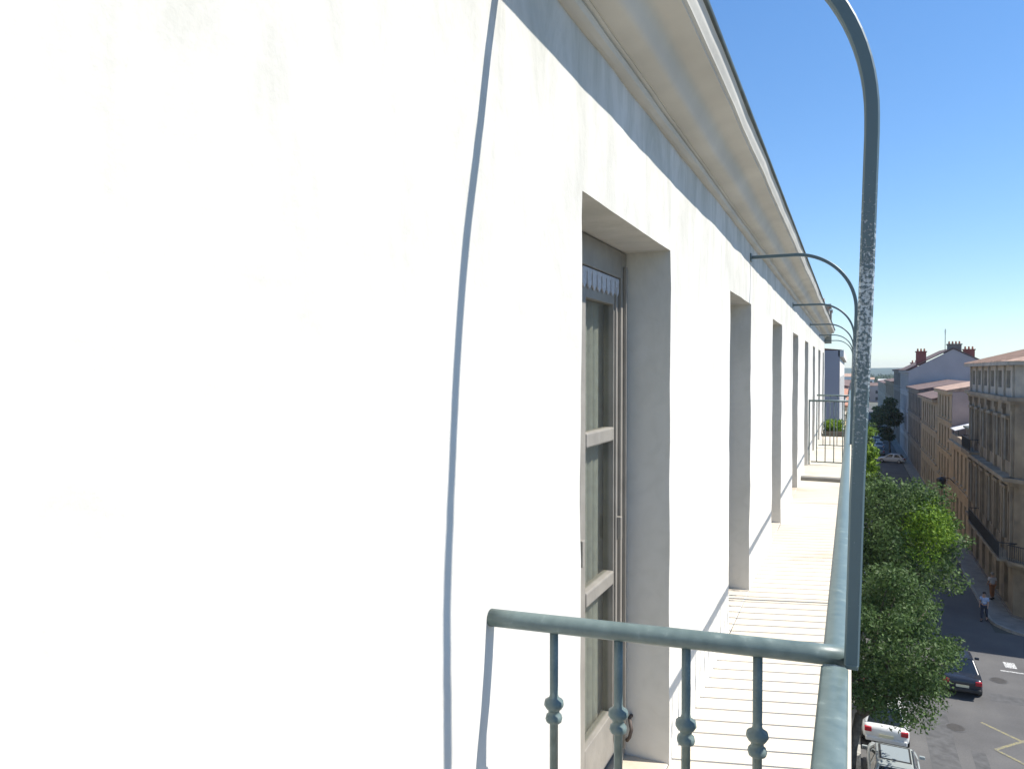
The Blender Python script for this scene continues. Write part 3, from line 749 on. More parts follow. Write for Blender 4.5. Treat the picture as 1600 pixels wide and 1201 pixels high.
# attic storey, slightly set back, pale
for (P0, an, wd, hh) in ((P_s, angS, wS, hS), (P_c, c45, wC, hC), (P_d, 0, wD, hD)):
    P1 = (P0[0], P0[1], GZ + CH-2.25)
    at = [(h[0], h[1]-(CH-2.25), h[2], h[3]) for h in hh if h[1] > 13]
    facade(cb, M_stone_l, P1, an, wd, 2.25, at); put_windows(cb, P1, an, at, M_frame_d, seed=8)
    band(cb, 'eaves_cornice', P0, an, -.3, wd+.3, CH-.22, CH+.02, .48, M_stone_l)
    band(cb, 'attic_ledge', P0, an, -.2, wd+.2, CH-2.42, CH-2.18, .42, M_stone)
    band(cb, 'attic_ledge', P0, an, -.1, wd+.1, CH-2.60, CH-2.421, .26, M_stone)
    band(cb, 'string_cornice', P0, an, -.3, wd+.3, 8.32, 8.56, .62, M_stone)
    band(cb, 'string_cornice', P0, an, -.1, wd+.1, 8.05, 8.319, .30, M_stone)
    band(cb, 'string_course', P0, an, -.1, wd+.1, 3.15, 3.40, .3, M_stone)
    band(cb, 'plinth', P0, an, 0, wd, 0, .24, .09, M_greyd)
    xs = [.45 + 2.85*i for i in range(int(wd/2.85)+1)] if wd > 6 else [.5, wd-.75]
    for x in xs:
        if x + .35 > wd: continue
        for (za, zb) in ((3.401, 8.049), (8.561, CH-2.601)):
            band(cb, 'pilaster', P0, an, x, x+.36, za, zb, .16, M_stone)
            band(cb, 'capital', P0, an, x-.06, x+.42, zb-.4, zb-.002, .23, M_stone)
        band(cb, 'attic_pilaster', P0, an, x, x+.3, CH-2.179, CH-.221, .12, M_stone_l)
    for h in hh:
        if 4 < h[1] < 13:
            band(cb, 'window_hood', P0, an, h[0]-.18, h[0]+h[2]+.18, h[1]+h[3]+.12, h[1]+h[3]+.3, .26, M_stone)
            band(cb, 'window_surround', P0, an, h[0]-.16, h[0]-.002, h[1], h[1]+h[3]+.119, .08, M_stone_l if random.random() < .4 else M_stone)
            band(cb, 'window_surround', P0, an, h[0]+h[2]+.002, h[0]+h[2]+.16, h[1], h[1]+h[3]+.119, .08, M_stone)
balcony_iron(cb, P_s, angS, 5.8, wS+.2, 3.62, .85)
balcony_iron(cb, P_c, c45, .2, wC-.2, 3.62, .85)
balcony_iron(cb, P_s, angS, .4, 5.0, 8.75, .7)
# flat core and hipped tile roof
MB().prism([(CX+.35, CY1-.02), (CX+.35, CY0+.2), (PX+.15, PY+.35), (PX+wD-.02, PY+.35), (PX+wD-.02, CY1-.02)], 'z', GZ, GZ+CH-.23).obj('core', M_dark, cb)
MB().box(CX+.02, PX+wD, CY1-.019, CY1+.2, GZ, GZ+CH-.24).obj('party_wall', M_pinkw, cb)
zr = GZ+CH
ro = MB()
e0 = [(CX-.5, CY1+.2, zr+.02), (CX-.5, CY0-.25, zr+.02), (PX-.25, PY-.5, zr+.02), (PX+wD, PY-.5, zr+.02), (PX+wD, CY1+.2, zr+.02)]
rg = [(CX+6.5, CY1+.2, zr+1.9), (CX+6.5, PY+7.0, zr+1.9), (PX+wD, PY+7.0, zr+1.9)]
ro.add(e0+rg, [(0,1,6,5),(1,2,6),(2,3,7,6),(0,5,4),(4,5,6,7),(3,4,7),(4,3,2,1,0)])
ro.obj('roof', M_far_roof, cb)
# roof tile courses as real ridges on the street slope
tl = MB()
for i in range(60):
    y = CY1 - .1 - i*.28
    if y < CY0: break
    tl.add([(CX-.5, y, zr+.03), (CX-.5, y-.12, zr+.03), (CX+6.4, y-.12, zr+1.88), (CX+6.4, y, zr+1.88), (CX-.5, y-.06, zr+.10), (CX+6.4, y-.06, zr+1.95)],
           [(0,4,5,3), (4,1,2,5), (0,1,4)])
o = tl.obj('roof_tile_courses', M_far_roof, cb); o['kind'] = 'stuff'
band(cb, 'shop_blind', P_c, c45, 1.37, 2.83, .9, 3.1, -.1, mat('pale_blind', (.46, .46, .52), .7, var=.05), inn=.14)
band(cb, 'window_curtain', P_c, c45, 1.42, 2.78, 4.45, 7.3, -.19, mat('pale_curtain', (.50, .56, .54), .8, var=.1), inn=.21)
ln = thing('wall_lantern', 'black street lantern on a bracket fixed to the ochre facades', 'lantern', (CX, 79.2, GZ+4.0))
m = MB(); m.sweep([(CX+.02, 79.2, GZ+4.3), (CX-.5, 79.2, GZ+4.9), (CX-1.2, 79.2, GZ+5.0)], [(.035,0),(0,.035),(-.035,0),(0,-.035)]); m.obj('bracket', M_iron_d, ln)
MB().lathe([(.05, GZ+5.0), (.38, GZ+4.85), (.42, GZ+4.75), (.32, GZ+4.1), (.18, GZ+3.95), (.05, GZ+3.9)], 6, (CX-1.2, 79.2)).obj('lamp_head', M_iron_d, ln)

# ---- row of facades along the street ---------------------------------------
def row_house(name, label, y0, y1, H, m, fm, storeys, bay, wd, roofm, rise, depth=12, sh=None, group=None, gable=False, side=1, x=CX, seed=0, sidem=None, detail=True, eave=.35):
    """House whose street front lies on plane X=x; side=1 stands on +X side and faces -X; side=-1 faces +X."""
    r_ = thing(name, label, 'building', (x, y1 if side == 1 else y0, GZ), 0, group)
    an = -math.pi/2 if side == 1 else math.pi/2
    P0 = (x, y1 if side == 1 else y0, GZ); W = y1-y0
    hs = []; z = .3; fh = (H-.3)/storeys
    nb = max(1, int((W-.8)/bay)); st = (W - (nb*bay - (bay-wd)))/2
    for k in range(storeys):
        for i in range(nb): hs.append((st+i*bay, .3+k*fh+ (0 if k == 0 else .45), wd, fh*(.68 if k else .75)))
    facade(r_, m, P0, an, W, H, hs)
    put_windows(r_, P0, an, hs, fm, shutter=sh, seed=seed)
    for k in range(1, storeys): band(r_, 'string_course', P0, an, 0, W, .3+k*fh-.02, .3+k*fh+.14, .14, m)
    band(r_, 'eaves_cornice', P0, an, -.05 if False else 0, W, H-.3, H, eave, m)
    if detail:
        for h in hs:
            if h[1] > 2: band(r_, 'window_sill', P0, an, h[0]-.1, h[0]+h[2]+.1, h[1]-.12, h[1]-.002, .14, m)
    xa, xb = (x+.3, x+depth) if side == 1 else (x-depth, x-.3)
    MB().box(xa, xb, y0+.25, y1-.25, GZ, GZ+H-.01).obj('core', M_dark, r_)
    sm_ = sidem or m
    xs0, xs1 = (x+.02, x+depth) if side == 1 else (x-depth, x-.02)
    MB().box(xs0, xs1, y0+.01, y0+.24, GZ, GZ+H-.02).obj('side_wall', sm_, r_)
    MB().box(xs0, xs1, y1-.24, y1-.01, GZ, GZ+H-.02).obj('side_wall', sm_, r_)
    zt = GZ+H+.01; xf = x-eave-.1 if side == 1 else x+eave+.1; xk = x+depth if side == 1 else x-depth; xm = (xf+xk)/2
    if rise > 0:
        if gable:
            MB().prism([(xs0, GZ+H-.02), (xm, GZ+H+rise-.12), (xs1, GZ+H-.02)], 'y', y0+.01, y0+.24).obj('gable', sm_, r_)
        MB().prism([(xf, zt), (xm, zt+rise), (xk, zt), (xk, zt-.001), ] if False else [(xf, zt), (xf, zt+.12), (xm, zt+rise+.12), (xk, zt+.12), (xk, zt)], 'y', y0+.02 if not gable else y0-.1, y1-.02).obj('roof', roofm, r_) if not gable else \
        MB().prism([(xf, zt), (xf, zt+.14), (xm, zt+rise+.14), (xk, zt+.14), (xk, zt), (xm, zt+rise)], 'y', y0-.15, y1-.02).obj('roof', roofm, r_)
    return r_
G1 = 'old facades along the opposite side of the street'
low = row_house('row_house', 'low ochre house with a roof terrace beside the corner building', 70.85, 82.6, 8.4, M_beige, M_frame_d, 2, 2.5, 1.15, M_far_roof, 0, depth=10, seed=1, group=G1, sh=M_shut_b)
# terrace clutter on the low house
band(low, 'terrace_parapet', (CX, 82.6, GZ), -math.pi/2, 0, 11.75, 8.401, 8.95, .05, M_beige2, inn=.25)
aw = thing('terrace_awning', 'white sloping awning on the roof terrace of the low ochre house', 'awning', (CX+1.2, 80, GZ+8.42))
m = MB(); m.add([(CX-.2, 78.5, GZ+9.5), (CX-.2, 82.2, GZ+9.5), (CX+2.4, 82.2, GZ+10.3), (CX+2.4, 78.5, GZ+10.3), (CX-.2, 78.5, GZ+9.44), (CX-.2, 82.2, GZ+9.44), (CX+2.4, 82.2, GZ+10.24), (CX+2.4, 78.5, GZ+10.24)],
      [(0,1,2,3),(7,6,5,4),(0,4,5,1),(1,5,6,2),(2,6,7,3),(3,7,4,0)]); m.obj('canopy', M_whitep, aw)
for (px, py) in ((CX-.1+.15, 78.6), (CX+.05, 82.1)): MB().box(px, px+.06, py, py+.06, GZ+8.42, GZ+9.5).obj('post', M_zinc, aw)
sh_ = thing('terrace_shed', 'dark box shaped roof structure on the terrace next to the corner building', 'shed', (CX+1.5, 73, GZ+8.41))
MB().box(CX+.3, CX+4, 71.2, 75.5, GZ+8.42, GZ+10.0).obj('wall', M_greyd, sh_); MB().box(CX+.1, CX+4.2, 71.0, 75.7, GZ+10.001, GZ+10.15).obj('roof', M_zinc, sh_)

bt = row_house('row_house', 'tall narrow ochre house with a bare pink side wall', 82.8, 95.9, 13.0, M_beige, M_frame_d, 4, 2.6, 1.1, M_far_roof, 1.0, depth=9, sidem=M_pinkw, seed=2, group=G1, sh=M_shut_b)
b3 = row_house('row_house', 'greenish ochre house with dark tiled roof beyond the tall narrow one', 96.1, 116.6, 11.7, M_beige2, M_frame_d, 3, 2.9, 1.2, M_brown_roof, 2.1, depth=16, seed=3, group=G1, eave=.5)
b4 = row_house('row_house', 'big blue grey gabled house with brick chimneys rising above its neighbours', 143, 165, 15.1, M_greyw, M_frame_l, 4, 3.2, 1.3, M_brown_roof, 3.8, depth=13.8, sidem=M_greyw, gable=True, seed=4, group=G1)
b35 = row_house('row_house', 'dark stone house with brown roof in front of the big grey gable', 116.8, 142.8, 12.3, M_greyd, M_frame_d, 3, 2.9, 1.1, M_brown_roof, 1.2, depth=12, seed=9, group=G1)
b5 = row_house('row_house', 'dark slate coloured facade beyond the big grey gable', 165.3, 190, 15.3, M_greyd, M_frame_d, 4, 3.1, 1.2, M_brown_roof, .8, depth=14, seed=5, group=G1, detail=False)
b6 = row_house('row_house', 'grey brown terrace far down the right side of the street', 190.4, 235, 12.5, M_stone, M_frame_d, 3, 3.2, 1.2, M_brown_roof, 1.2, depth=14, seed=6, group=G1, detail=False)
b7 = row_house('row_house', 'farthest pale grey terrace at the end of the right side', 235.4, 300, 11.5, M_stone_l, M_frame_d, 3, 3.6, 1.3, M_brown_roof, 1.0, depth=14, seed=7, group=G1, detail=False)

def chimney(x0, x1, y0, y1, z0, z1, parent, m=M_brick, pots=3):
    c = MB().box(x0, x1, y0, y1, z0, z1).box(x0-.12, x1+.12, y0-.12, y1+.12, z1+.001, z1+.18).obj('chimney', m, parent)
    for i in range(pots):
        MB().lathe([(.14, z1+.18), (.16, z1+.25), (.12, z1+.65)], 8, (x0+(x1-x0)*(i+.5)/pots, (y0+y1)/2)).obj('chimney_pot', M_rooft, c)
# chimneys on the big gable (plane Y=124)
chimney(10.2, 11.7, 143.4, 144.6, 1.0, 3.3, b4)
chimney(14.9, 16.9, 143.4, 144.8, 3.0, 4.5, b4, M_greyd, 4)
chimney(17.3, 18.9, 144.0, 145.2, 1.6, 3.6, b4)
MB().sweep([(14.8, 146.5, 3.2), (14.8, 146.5, 7.4)], [(.05,0),(0,.05),(-.05,0),(0,-.05)]).box(14.55, 15.05, 146.48, 146.52, 7.1, 7.13).box(14.6, 15.0, 146.48, 146.52, 6.85, 6.88).box(14.65, 14.95, 146.48, 146.52, 6.6, 6.63).obj('antenna', M_iron_d, b4)
chimney(13.6, 14.8, 100, 101, -1.9, -.4, b3)
chimney(18, 19.2, 104, 105, -2.3, -1.0, b3)
chimney(11, 12.2, 168, 169, .2, 1.6, b5, M_brick, 2)

# ---- end of our side ---------------------------------------------------------
nb = thing('neighbour_building', 'building standing just past the end of the balcony, side wall coloured grey as in shade, front pale as sunlit', 'building', (-.355, 27.2, GZ))
M_shade_side = mat('shaded_side_render', (.37, .345, .36), .92, var=.06, scale=.6)  # side wall's shade is put into this colour; sunlit front gets the paler one
M_palew = mat('pale_render', (.62, .60, .56), .9, var=.06)
MB().box(-12, -.36, 27.2, 27.5, GZ, .72).obj('side_wall', M_shade_side, nb)
hN = [(1+i*2.8, .4+k*3.9+(.4 if k else 0), 1.1, 2.3) for i in range(6) for k in range(4)]
facade(nb, M_palew, (-.355, 27.2, GZ), math.pi/2, 18, 15.74, hN); put_windows(nb, (-.355, 27.2, GZ), math.pi/2, hN, M_frame_l)
MB().box(-12, -.7, 27.6, 45, GZ, .70).obj('core', M_dark, nb)
band(nb, 'eaves_cornice', (-.355, 27.2, GZ), math.pi/2, 0, 18, 15.5, 15.73, .12, M_palew)
MB().prism([(-.3, .741), (-6, 1.3), (-12, .741)], 'y', 27.2, 45.2).obj('roof', M_rooft, nb)
G2 = 'houses continuing on the balcony side of the street'
row_house('row_house', 'pale house behind the building past the balcony end', 45.3, 62, 13.5, M_palew, M_frame_l, 4, 2.9, 1.1, M_rooft, 1, side=-1, x=XW, seed=11, group=G2, detail=False)
row_house('row_house', 'ochre house farther down the balcony side', 62.2, 90, 12.2, M_beige2, M_frame_d, 4, 3, 1.1, M_rooft, 1, side=-1, x=XW, seed=12, group=G2, detail=False)
row_house('row_house', 'grey house far down the balcony side', 90.2, 140, 13.2, M_stone_l, M_frame_d, 4, 3.4, 1.2, M_brown_roof, 1, side=-1, x=XW, seed=13, group=G2, detail=False)

# ---- far town and hills ------------------------------------------------------
M_blockw = mat('white_block', (.70, .68, .62), .9, var=.05, scale=.1)
M_blockg = mat('grey_block', (.36, .34, .33), .9, var=.15, scale=.1)
M_blockp = mat('pink_block', (.40, .31, .27), .9, var=.15, scale=.1)
def far_block(x0, x1, y0, y1, h, m, roofm, label, group='far town buildings'):
    r_ = thing('far_building', label, 'building', ((x0+x1)/2, y0, GZ), 0, group)
    MB().box(x0, x1, y0, y1, GZ, GZ+h).obj('wall', m, r_)
    MB().prism([(y0-.3, GZ+h+.01), ((y0+y1)/2, GZ+h+(y1-y0)*.12), (y1+.3, GZ+h+.01)], 'x', x0-.3, x1+.3).obj('roof', roofm, r_)
    n = int((x1-x0)/3.2); wmesh = None
    for k in range(int(h/3.2)):
        for i in range(n):
            if wmesh is None: wmesh = MB().box(-.6, .6, -.05, .06, 0, 1.6).mesh('window', M_farglass)
            link('window', wmesh, r_, Vector((x0+(i+.5)*(x1-x0)/n, y0, GZ+.9+k*3.2)) - r_.location)
far_block(16, 34, 520, 532, 8.6, M_blockw, M_blockw, 'bright white block with flat roof far down the street')
far_block(2, 13, 505, 515, 10.0, M_blockw, M_far_roof, 'cream block far off, left of the bright white one')
far_block(6, 24, 395, 407, 8.0, M_blockg, M_brown_roof, 'dull grey house closing the end of the street')
far_block(-12, 4.5, 380, 392, 9.5, M_blockp, M_brown_roof, 'pinkish house at the left of the street end')
far_block(-20, 0, 600, 620, 11, M_blockw, M_far_roof, 'pale block behind the pinkish house in the distance')
far_block(25, 48, 440, 455, 9.5, M_blockp, M_far_roof, 'pink block with orange roof to the right of the street end')
far_block(38, 60, 620, 640, 10.5, M_blockg, M_far_roof, 'grey block low on the horizon')
for i, (x, y, wd, h, lb) in enumerate([(22, 330, 14, 9, 'brown roofed house behind the far terrace'), (38, 360, 16, 11, 'wide grey house behind the far terrace'),
        (30, 560, 20, 9, 'faint house just left of the pink block'), (60, 700, 30, 10, 'long low block near the hills'), (-30, 800, 40, 9, 'long low block left of the street axis near the hills')]):
    far_block(x, x+wd, y, y+12, h, (M_blockg, M_blockp, M_blockw)[i % 3], M_brown_roof, lb)
def hills():
    V = []; F = []; nx = 120; rows_ = [(2200, 0), (2500, .55), (2900, 1.0), (3400, .8), (4200, 0)]
    for (yy, k) in rows_:
        for i in range(nx+1):
            x = -3800 + 7600*i/nx
            h = 24 + 9*noise.noise(Vector((x*.0012, yy*.0006, 0))) + 3*noise.noise(Vector((x*.006, yy*.003, 4)))
            V.append((x, yy, GZ-.5 + h*k))
    for r_ in range(len(rows_)-1):
        for i in range(nx): a = r_*(nx+1)+i; F.append((a, a+1, a+nx+2, a+nx+1))
    m = MB(); m.v = V; m.f = F
    o = m.obj('hills', mat('wooded_hills', (.045, .075, .045), .95, var=.4, scale=.01), None, smooth=True)
    struct(o, 'low wooded hills along the horizon')
hills()
wd_ = MB(); rnd = random.Random(5)
fv = []; ff = []
for _ in range(130):
    x = rnd.uniform(-140, 260); y = rnd.uniform(640, 1900)
    V, F = leaves([((x, y, GZ+5), (rnd.uniform(6,14), 8, rnd.uniform(3.5,6)), 1)], 60, 1.8, rnd)
    o = len(fv); fv += V; ff += [tuple(i+o for i in f) for f in F]
me = bpy.data.meshes.new('far_trees'); me.from_pydata(fv, [], ff); me.materials.append(L_dark)
tag(link('far_trees', me), 'scattered far trees between the town and the hills', 'trees', kind='stuff')

# ================================================================== TREES
def yellow_patch(c):
    return 1.3 - math.hypot((c.x-3.2)/1.0, (c.z+7.0)/1.15)*1.25 if c.y < 41.5 else -1
tree('street_tree', 'nearest street tree, full dull green crown over the white parked car', (.0, 28.4, GZ+.12), (1.42, 28.2, -9.6), (2.12, 2.5, 2.95), 118, 330, .072, L_dull, 11, cr=(.4, .8))
tree('street_tree', 'second street tree, tall crown with a bright yellow green patch behind the nearest one', (.0, 37.5, GZ+.12), (2.1, 37.6, -8.35), (3.0, 3.0, 3.9), 150, 300, .088, L_dull, 22, cr=(.45, .9), second=(L_yell, yellow_patch))
tree('street_tree', 'third street tree, dark green crown topping the group', (.0, 49, GZ+.12), (2.0, 49, -9.0), (2.7, 2.9, 2.8), 80, 260, .11, L_dark, 33, cr=(.5, 1.0))
for i, (x, y, top, rx, lb) in enumerate([(.0, 63, -6.0, 1.5, 'fourth street tree, slim green crown seen between hoop and handrail'), (.0, 76, -5.5, 1.6, 'fifth street tree on the balcony side of the street'),
        (.0, 92, -5.2, 1.9, 'sixth street tree on the balcony side of the street'), (.0, 110, -5.0, 2.1, 'seventh street tree, the farthest on the balcony side')]):
    tree('street_tree', lb, (x, y, GZ+.12), (x+.7, y, (top+GZ+3)/2+.8), (rx, rx, (top-GZ-3)/2-.3), 28, 130, .2, L_yell if i % 2 == 0 else L_dull, 50+i, cr=(.6, 1.0))
tree('street_tree', 'dark leafy tree standing alone far down the right side of the street', (6.6, 150, GZ), (6.2, 150, -8.8), (2.4, 2.4, 4.6), 40, 150, .26, L_dark, 71, cr=(.7, 1.3))
tree('street_tree', 'small green tree far down the street beside the dark leafy one', (5.4, 172, GZ), (5.4, 172, -10), (2.0, 2, 3.4), 26, 120, .28, L_dull, 72, cr=(.7, 1.2))

# ================================================================== CARS
def car_mat(name, col): return mat(name, col, .22, spec=.6, var=.03, scale=2)
M_tyre = mat('tyre', (.02, .02, .02), .9); M_rim = mat('wheel_rim', (.45, .45, .46), .35, metal=.8)
M_cglass = mat('car_glass', (.02, .025, .03), .05, spec=.9)
M_red = mat('red_lamp', (.40, .02, .03), .25); M_lampc = mat('clear_lamp', (.6, .6, .58), .15)
M_plate = mat('number_plate', (.6, .58, .42), .5); M_trim = mat('black_trim', (.025, .025, .025), .6)
def make_car(label, paint, loc, rz=0, kind='hatch', group=None, glass_roof=False):
    """local +Y forward, origin on the ground at the middle"""
    t = thing('car', label, 'car', loc, rz, group)
    L = 2.05; W = .86
    # stations: y, half width, z low, z belt
    st = [(-L, W*.80, .42, .78), (-L+.08, W*.92, .30, .90 if kind == 'hatch' else .93), (-L+.35, W*.985, .22, .95), (-1.2, W, .20, .95), (0, W, .19, .93), (.85, W, .20, .92), (1.1, W*.995, .21, .90), (1.7, W*.95, .24, .80), (L-.07, W*.84, .30, .66), (L, W*.70, .38, .56)]
    n = 12; V = []; F = []
    for (y, hw, z0, z1) in st:
        sec = [(hw*.9, z0), (hw, z0+.14), (hw*1.0, (z0+z1)/2), (hw*.985, z1-.07), (hw*.93, z1-.005), (hw*.5, z1+.02), (-hw*.5, z1+.02), (-hw*.93, z1-.005), (-hw*.985, z1-.07), (-hw, (z0+z1)/2), (-hw, z0+.14), (-hw*.9, z0)]
        V += [(x, y, z) for x, z in sec]
    for i in range(len(st)-1):
        for j in range(n): F.append((i*n+j, i*n+(j+1) % n, (i+1)*n+(j+1) % n, (i+1)*n+j))
    F += [tuple(range(n)), tuple(range((len(st)-1)*n, len(st)*n))]
    m = MB(); m.v = V; m.f = F; bd = m.obj('body', paint, t, smooth=True, world=False)
    md = bd.modifiers.new('s', 'SUBSURF'); md.levels = 1; md.render_levels = 1
    yr = -L+.25 if kind == 'hatch' else -1.35
    # greenhouse: belt loop and roof loop
    gb = [(-W*.90, yr), (W*.90, yr), (W*.90, 1.05), (-W*.90, 1.05)]; gr = [(-W*.68, yr+.55), (W*.68, yr+.55), (W*.68, .28), (-W*.68, .28)]
    zb, zt = .91, 1.44
    V = [(x, y, zb) for x, y in gb] + [(x, y, zt) for x, y in gr]
    MB().add(V, [(3,2,1,0), (4,5,6,7), (0,1,5,4), (1,2,6,5), (2,3,7,6), (3,0,4,7)]).obj('cabin', paint, t, world=False, bevel=.05)
    rf = MB(); rf.add([(x*1.0, y, zt+.005) for x, y in gr] + [(x*.8, y*.9, zt+.05) for x, y in gr], [(0,1,5,4),(1,2,6,5),(2,3,7,6),(3,0,4,7),(4,5,6,7)]); rf.obj('roof', paint, t, world=False, bevel=.03, smooth=False)
    def pane(name, i, j, k, l_, ins=.07, m_=M_cglass, off=.012):
        q = [Vector(V[i]), Vector(V[j]), Vector(V[k]), Vector(V[l_])]; c = sum(q, Vector())/4
        nn = (q[1]-q[0]).cross(q[2]-q[0]).normalized()
        if nn.dot(c - Vector((0, 0, 1.1))) < 0: nn = -nn
        q2 = [c + (p-c)*(1-ins*2) + nn*off for p in q]; q3 = [p - nn*.02 for p in q2]
        MB().add(q2+q3, [(0,1,2,3),(7,6,5,4),(0,4,5,1),(1,5,6,2),(2,6,7,3),(3,7,4,0)]).obj(name, m_, t, world=False)
    pane('rear_window', 0, 1, 5, 4); pane('windscreen', 2, 3, 7, 6)
    for (i, j, k, l_) in ((1, 2, 6, 5), (3, 0, 4, 7)):
        a, b_, c, d = [Vector(V[q]) for q in (i, j, k, l_)]
        for (u0, u1) in ((.06, .47), (.53, .93)):
            q = [a.lerp(b_, u0), a.lerp(b_, u1), d.lerp(c, u1), d.lerp(c, u0)]; nn = Vector((1 if a.x > 0 else -1, 0, .35)).normalized(); cc = sum(q, Vector())/4
            q2 = [cc+(p-cc)*.84 + nn*.012 for p in q]; q3 = [p - nn*.02 for p in q2]
            MB().add(q2+q3, [(0,1,2,3),(7,6,5,4),(0,4,5,1),(1,5,6,2),(2,6,7,3),(3,7,4,0)]).obj('side_window', M_cglass, t, world=False)
    if glass_roof:
        MB().box(-.50, .50, -.95, .18, 1.484, 1.500).obj('sunroof_frame', M_trim, t, world=False)
        MB().box(-.44, .44, -.88, .10, 1.501, 1.506).obj('sunroof', mat('sunroof_glass', (.30, .34, .36), .15, spec=.8), t, world=False)
        for sx in (-1, 1): MB().box(sx*.60-.02, sx*.60+.02, -1.15, .15, 1.47, 1.52).obj('roof_rail', M_rim, t, world=False)
    wp = [(.10, -.105), (.29, -.105), (.315, -.08), (.315, .08), (.29, .105), (.10, .105)]
    for sx in (-1, 1):
        for yy in (-1.28, 1.27):
            wv = MB(); wv.lathe([(r, z) for r, z in wp], 20); 
            wv.v = [(sx*(W-.11)+z, yy+x, .315+y) for x, y, z in wv.v]; wo_ = wv.obj('wheel', M_tyre, t, world=False)
            rv = MB(); rv.lathe([(.02, -.005), (.19, -.005), (.2, .0), (.19, .006)], 14); rv.v = [(sx*(W-.11)+sx*.108+z, yy+x, .315+y) for x, y, z in rv.v]; rv.obj('rim', M_rim, wo_, world=False)
        MB().box(sx*W*.60, sx*W*.90, -L-.005, -L+.14, .68, .86).obj('tail_light', M_red, t, world=False, bevel=.02)
        MB().box(sx*W*.52, sx*W*.80, L-.20, L-.04, .54, .66).obj('headlight', M_lampc, t, world=False, bevel=.02)
        MB().box(sx*(W-.02), sx*(W+.17), .72, .82, .93, 1.04).obj('mirror', paint, t, world=False, bevel=.02)
    MB().box(-W*.86, W*.86, -L-.05, -L+.12, .34, .52).obj('bumper', M_trim if kind != 'hatch' else paint, t, world=False, bevel=.04)
    MB().box(-.26, .26, -L-.062, -L-.052, .56, .67).obj('number_plate', M_plate, t, world=False)
    MB().box(-W*.74, W*.74, L-.1, L+.03, .30, .46).obj('bumper', paint, t, world=False, bevel=.04)
    return t
P_black = car_mat('black_car_paint', (.02, .024, .034)); P_white = car_mat('white_car_paint', (.66, .66, .64)); P_silv = car_mat('silver_green_paint', (.34, .37, .36)); P_grey = car_mat('grey_car_paint', (.20, .21, .23)); P_blue = car_mat('blue_car_paint', (.05, .07, .14))
make_car('black saloon with its boot towards us, out in the roadway beside the trees', P_black, (4.72, 40.6, GZ), 0, 'saloon')
G3 = 'cars parked along the trees'
make_car('white hatchback parked under the nearest tree, only its tail showing', P_white, (1.36, 33.95, GZ), 0, 'hatch', G3)
make_car('silver green car with glass sunroof and roof rails at the bottom edge', P_silv, (1.50, 29.1, GZ), 0, 'hatch', G3, glass_roof=True)
c_g = make_car('grey hatchback parked under the second tree', P_grey, (1.4, 38.9, GZ), 0, 'hatch', G3)
c_b = make_car('dark blue saloon parked under the third tree', P_blue, (1.4, 48.5, GZ), 0, 'saloon', G3)
c_w = make_car('bright white car pointing across the street far away, above the tree tops', P_white, (6.1, 134, GZ), R(75), 'hatch', 'cars far down the street')
for (x, y, src, lb) in [(4.7, 146, c_g, 'grey car following the bright white one far down the street'), (5.0, 156, c_w, 'white car farther away than the grey one'),
                        (4.0, 163, c_g, 'grey car in the distant line of traffic'), (5.0, 171, c_w, 'white car near the end of the distant line'), (4.0, 184, c_b, 'dark blue car at the end of the distant line'),
                        (1.4, 58, c_w, 'white car parked on the balcony side beyond the third tree'), (1.4, 70, c_g, 'grey car parked on the balcony side between fourth and fifth tree')]:
    copy_tree(src, loc=(x, y, GZ), rz=0, label=lb, group='cars far down the street')

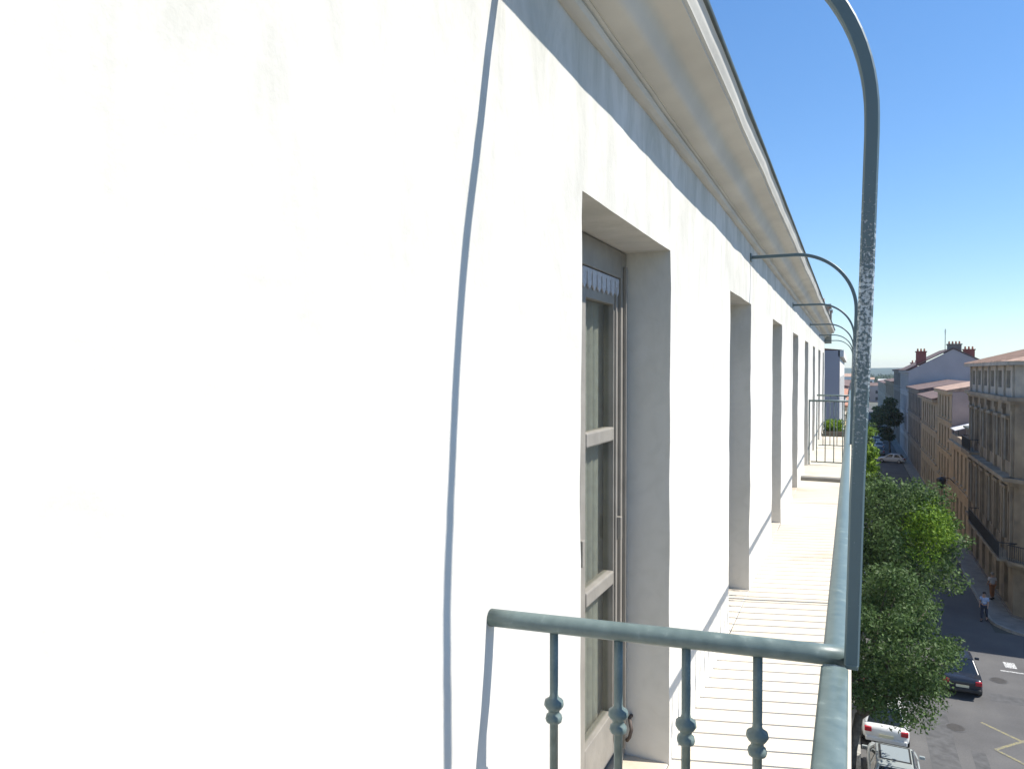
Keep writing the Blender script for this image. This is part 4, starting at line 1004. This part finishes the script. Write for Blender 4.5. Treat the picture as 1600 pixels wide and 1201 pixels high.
# ================================================================== PEOPLE
M_skin = mat('skin', (.45, .27, .19), .6)
def person(label, loc, rz, top, legs, hair, stride=.22):
    t = thing('person', label, 'person', loc, rz)
    def skin(name, verts, edges, rad, m, root):
        me = bpy.data.meshes.new(name); me.from_pydata(verts, edges, []); me.materials.append(m)
        o = link(name, me, t); sk = o.modifiers.new('skin', 'SKIN')
        for i, r_ in enumerate(rad): me.skin_vertices[0].data[i].radius = (r_, r_) if not isinstance(r_, tuple) else r_
        me.skin_vertices[0].data[root].use_root = True
        sk.use_smooth_shade = True
        sb = o.modifiers.new('sub', 'SUBSURF'); sb.levels = 1; sb.render_levels = 2
        return o
    s_ = stride
    V = [(0,0,.95), (0,0,1.15), (0,0,1.38), (0,.01,1.50), (0,.03,1.60), (0,.035,1.70),
         (.09,0,.90), (.10,s_*.5,.48), (.10,s_*.6-.02,.08), (.10,s_*.6+.13,.03),
         (-.09,0,.90), (-.10,-s_*.3,.49), (-.10,-s_*1.1,.12), (-.10,-s_*1.1+.13,.04),
         (.18,0,1.40), (.22,-.05,1.12), (.22,.08,.90), (.215,.12,.80),
         (-.18,0,1.40), (-.22,.05,1.12), (-.22,.20,.93), (-.215,.25,.85)]
    E = [(0,1),(1,2),(2,3),(3,4),(4,5),(0,6),(6,7),(7,8),(8,9),(0,10),(10,11),(11,12),(12,13),(2,14),(14,15),(15,16),(16,17),(2,18),(18,19),(19,20),(20,21)]
    Rr = [(.15,.11),(.13,.10),(.15,.11),.055,.085,.07,.09,.062,.042,.04,.09,.062,.042,.04,.065,.043,.032,.03,.065,.043,.032,.03]
    body = skin('body', V, E, Rr, M_skin, 0)
    skin('trousers', [V[0], V[6], V[7], (V[8][0], V[8][1], .14), V[10], V[11], (V[12][0], V[12][1], .17)], [(0,1),(1,2),(2,3),(0,4),(4,5),(5,6)], [(.165,.125),.105,.078,.06,.105,.078,.06], legs, 0)
    skin('shirt', [V[0], V[1], V[2], (0,.0,1.44), V[14], (.215,-.035,1.2), V[18], (-.215,.035,1.2)], [(0,1),(1,2),(2,3),(2,4),(4,5),(2,6),(6,7)], [(.17,.13),(.15,.12),(.165,.125),.08,.085,.062,.085,.062], top, 0)
    for (sx, q) in ((.10, V[8]), (-.10, V[12])):
        MB().prism([(-.06+q[1], .0), (.19+q[1], .0), (.19+q[1], .045), (.08+q[1], .085), (.03+q[1], .13), (-.06+q[1], .13)], 'x', sx-.052, sx+.052).obj('shoe', M_tyre, t, world=False, bevel=.02)
    hb = bmesh.new(); bmesh.ops.create_uvsphere(hb, u_segments=12, v_segments=8, radius=.105); me = bpy.data.meshes.new('hair'); 
    for v in hb.verts: v.co.z = max(v.co.z, -.02) if v.co.y > -.02 else v.co.z
    hb.to_mesh(me); hb.free(); me.materials.append(hair); o = link('hair', me, t, (0, .018, 1.68))
    return t
person('person walking on the shaded road in a blue and white top and dark trousers', (7.35, 51.2, GZ), R(160), mat('blue_white_cloth', (.12, .20, .42), .9, col2=(.62, .66, .74), scale=5), mat('navy_cloth', (.03, .035, .06), .9), mat('dark_hair', (.03, .02, .015), .7))
person('person in a pale top and rust coloured trousers on the pavement by the facade', (8.45, 55.9, GZ+.12), R(20), mat('pale_cloth', (.62, .55, .52), .9), mat('rust_cloth', (.30, .12, .05), .9), mat('grey_hair', (.3, .28, .25), .7), stride=.12)

# ================================================================== AIR
hz = MB().box(-4200, 4200, -150, 4600, GZ-1.5, 45).obj('haze', bpy.data.materials.new('air'), None)
hm = hz.data.materials[0]; hm.use_nodes = True; hn = hm.node_tree; hn.nodes.clear()
pv = hn.nodes.new('ShaderNodeVolumePrincipled'); pv.inputs['Color'].default_value = (.80, .88, 1, 1); pv.inputs['Density'].default_value = .00014; pv.inputs['Anisotropy'].default_value = .2
ho = hn.nodes.new('ShaderNodeOutputMaterial'); hn.links.new(pv.outputs[0], ho.inputs['Volume'])
hz['kind'] = 'stuff'; hz['label'] = 'thin bluish summer haze over the town and hills'
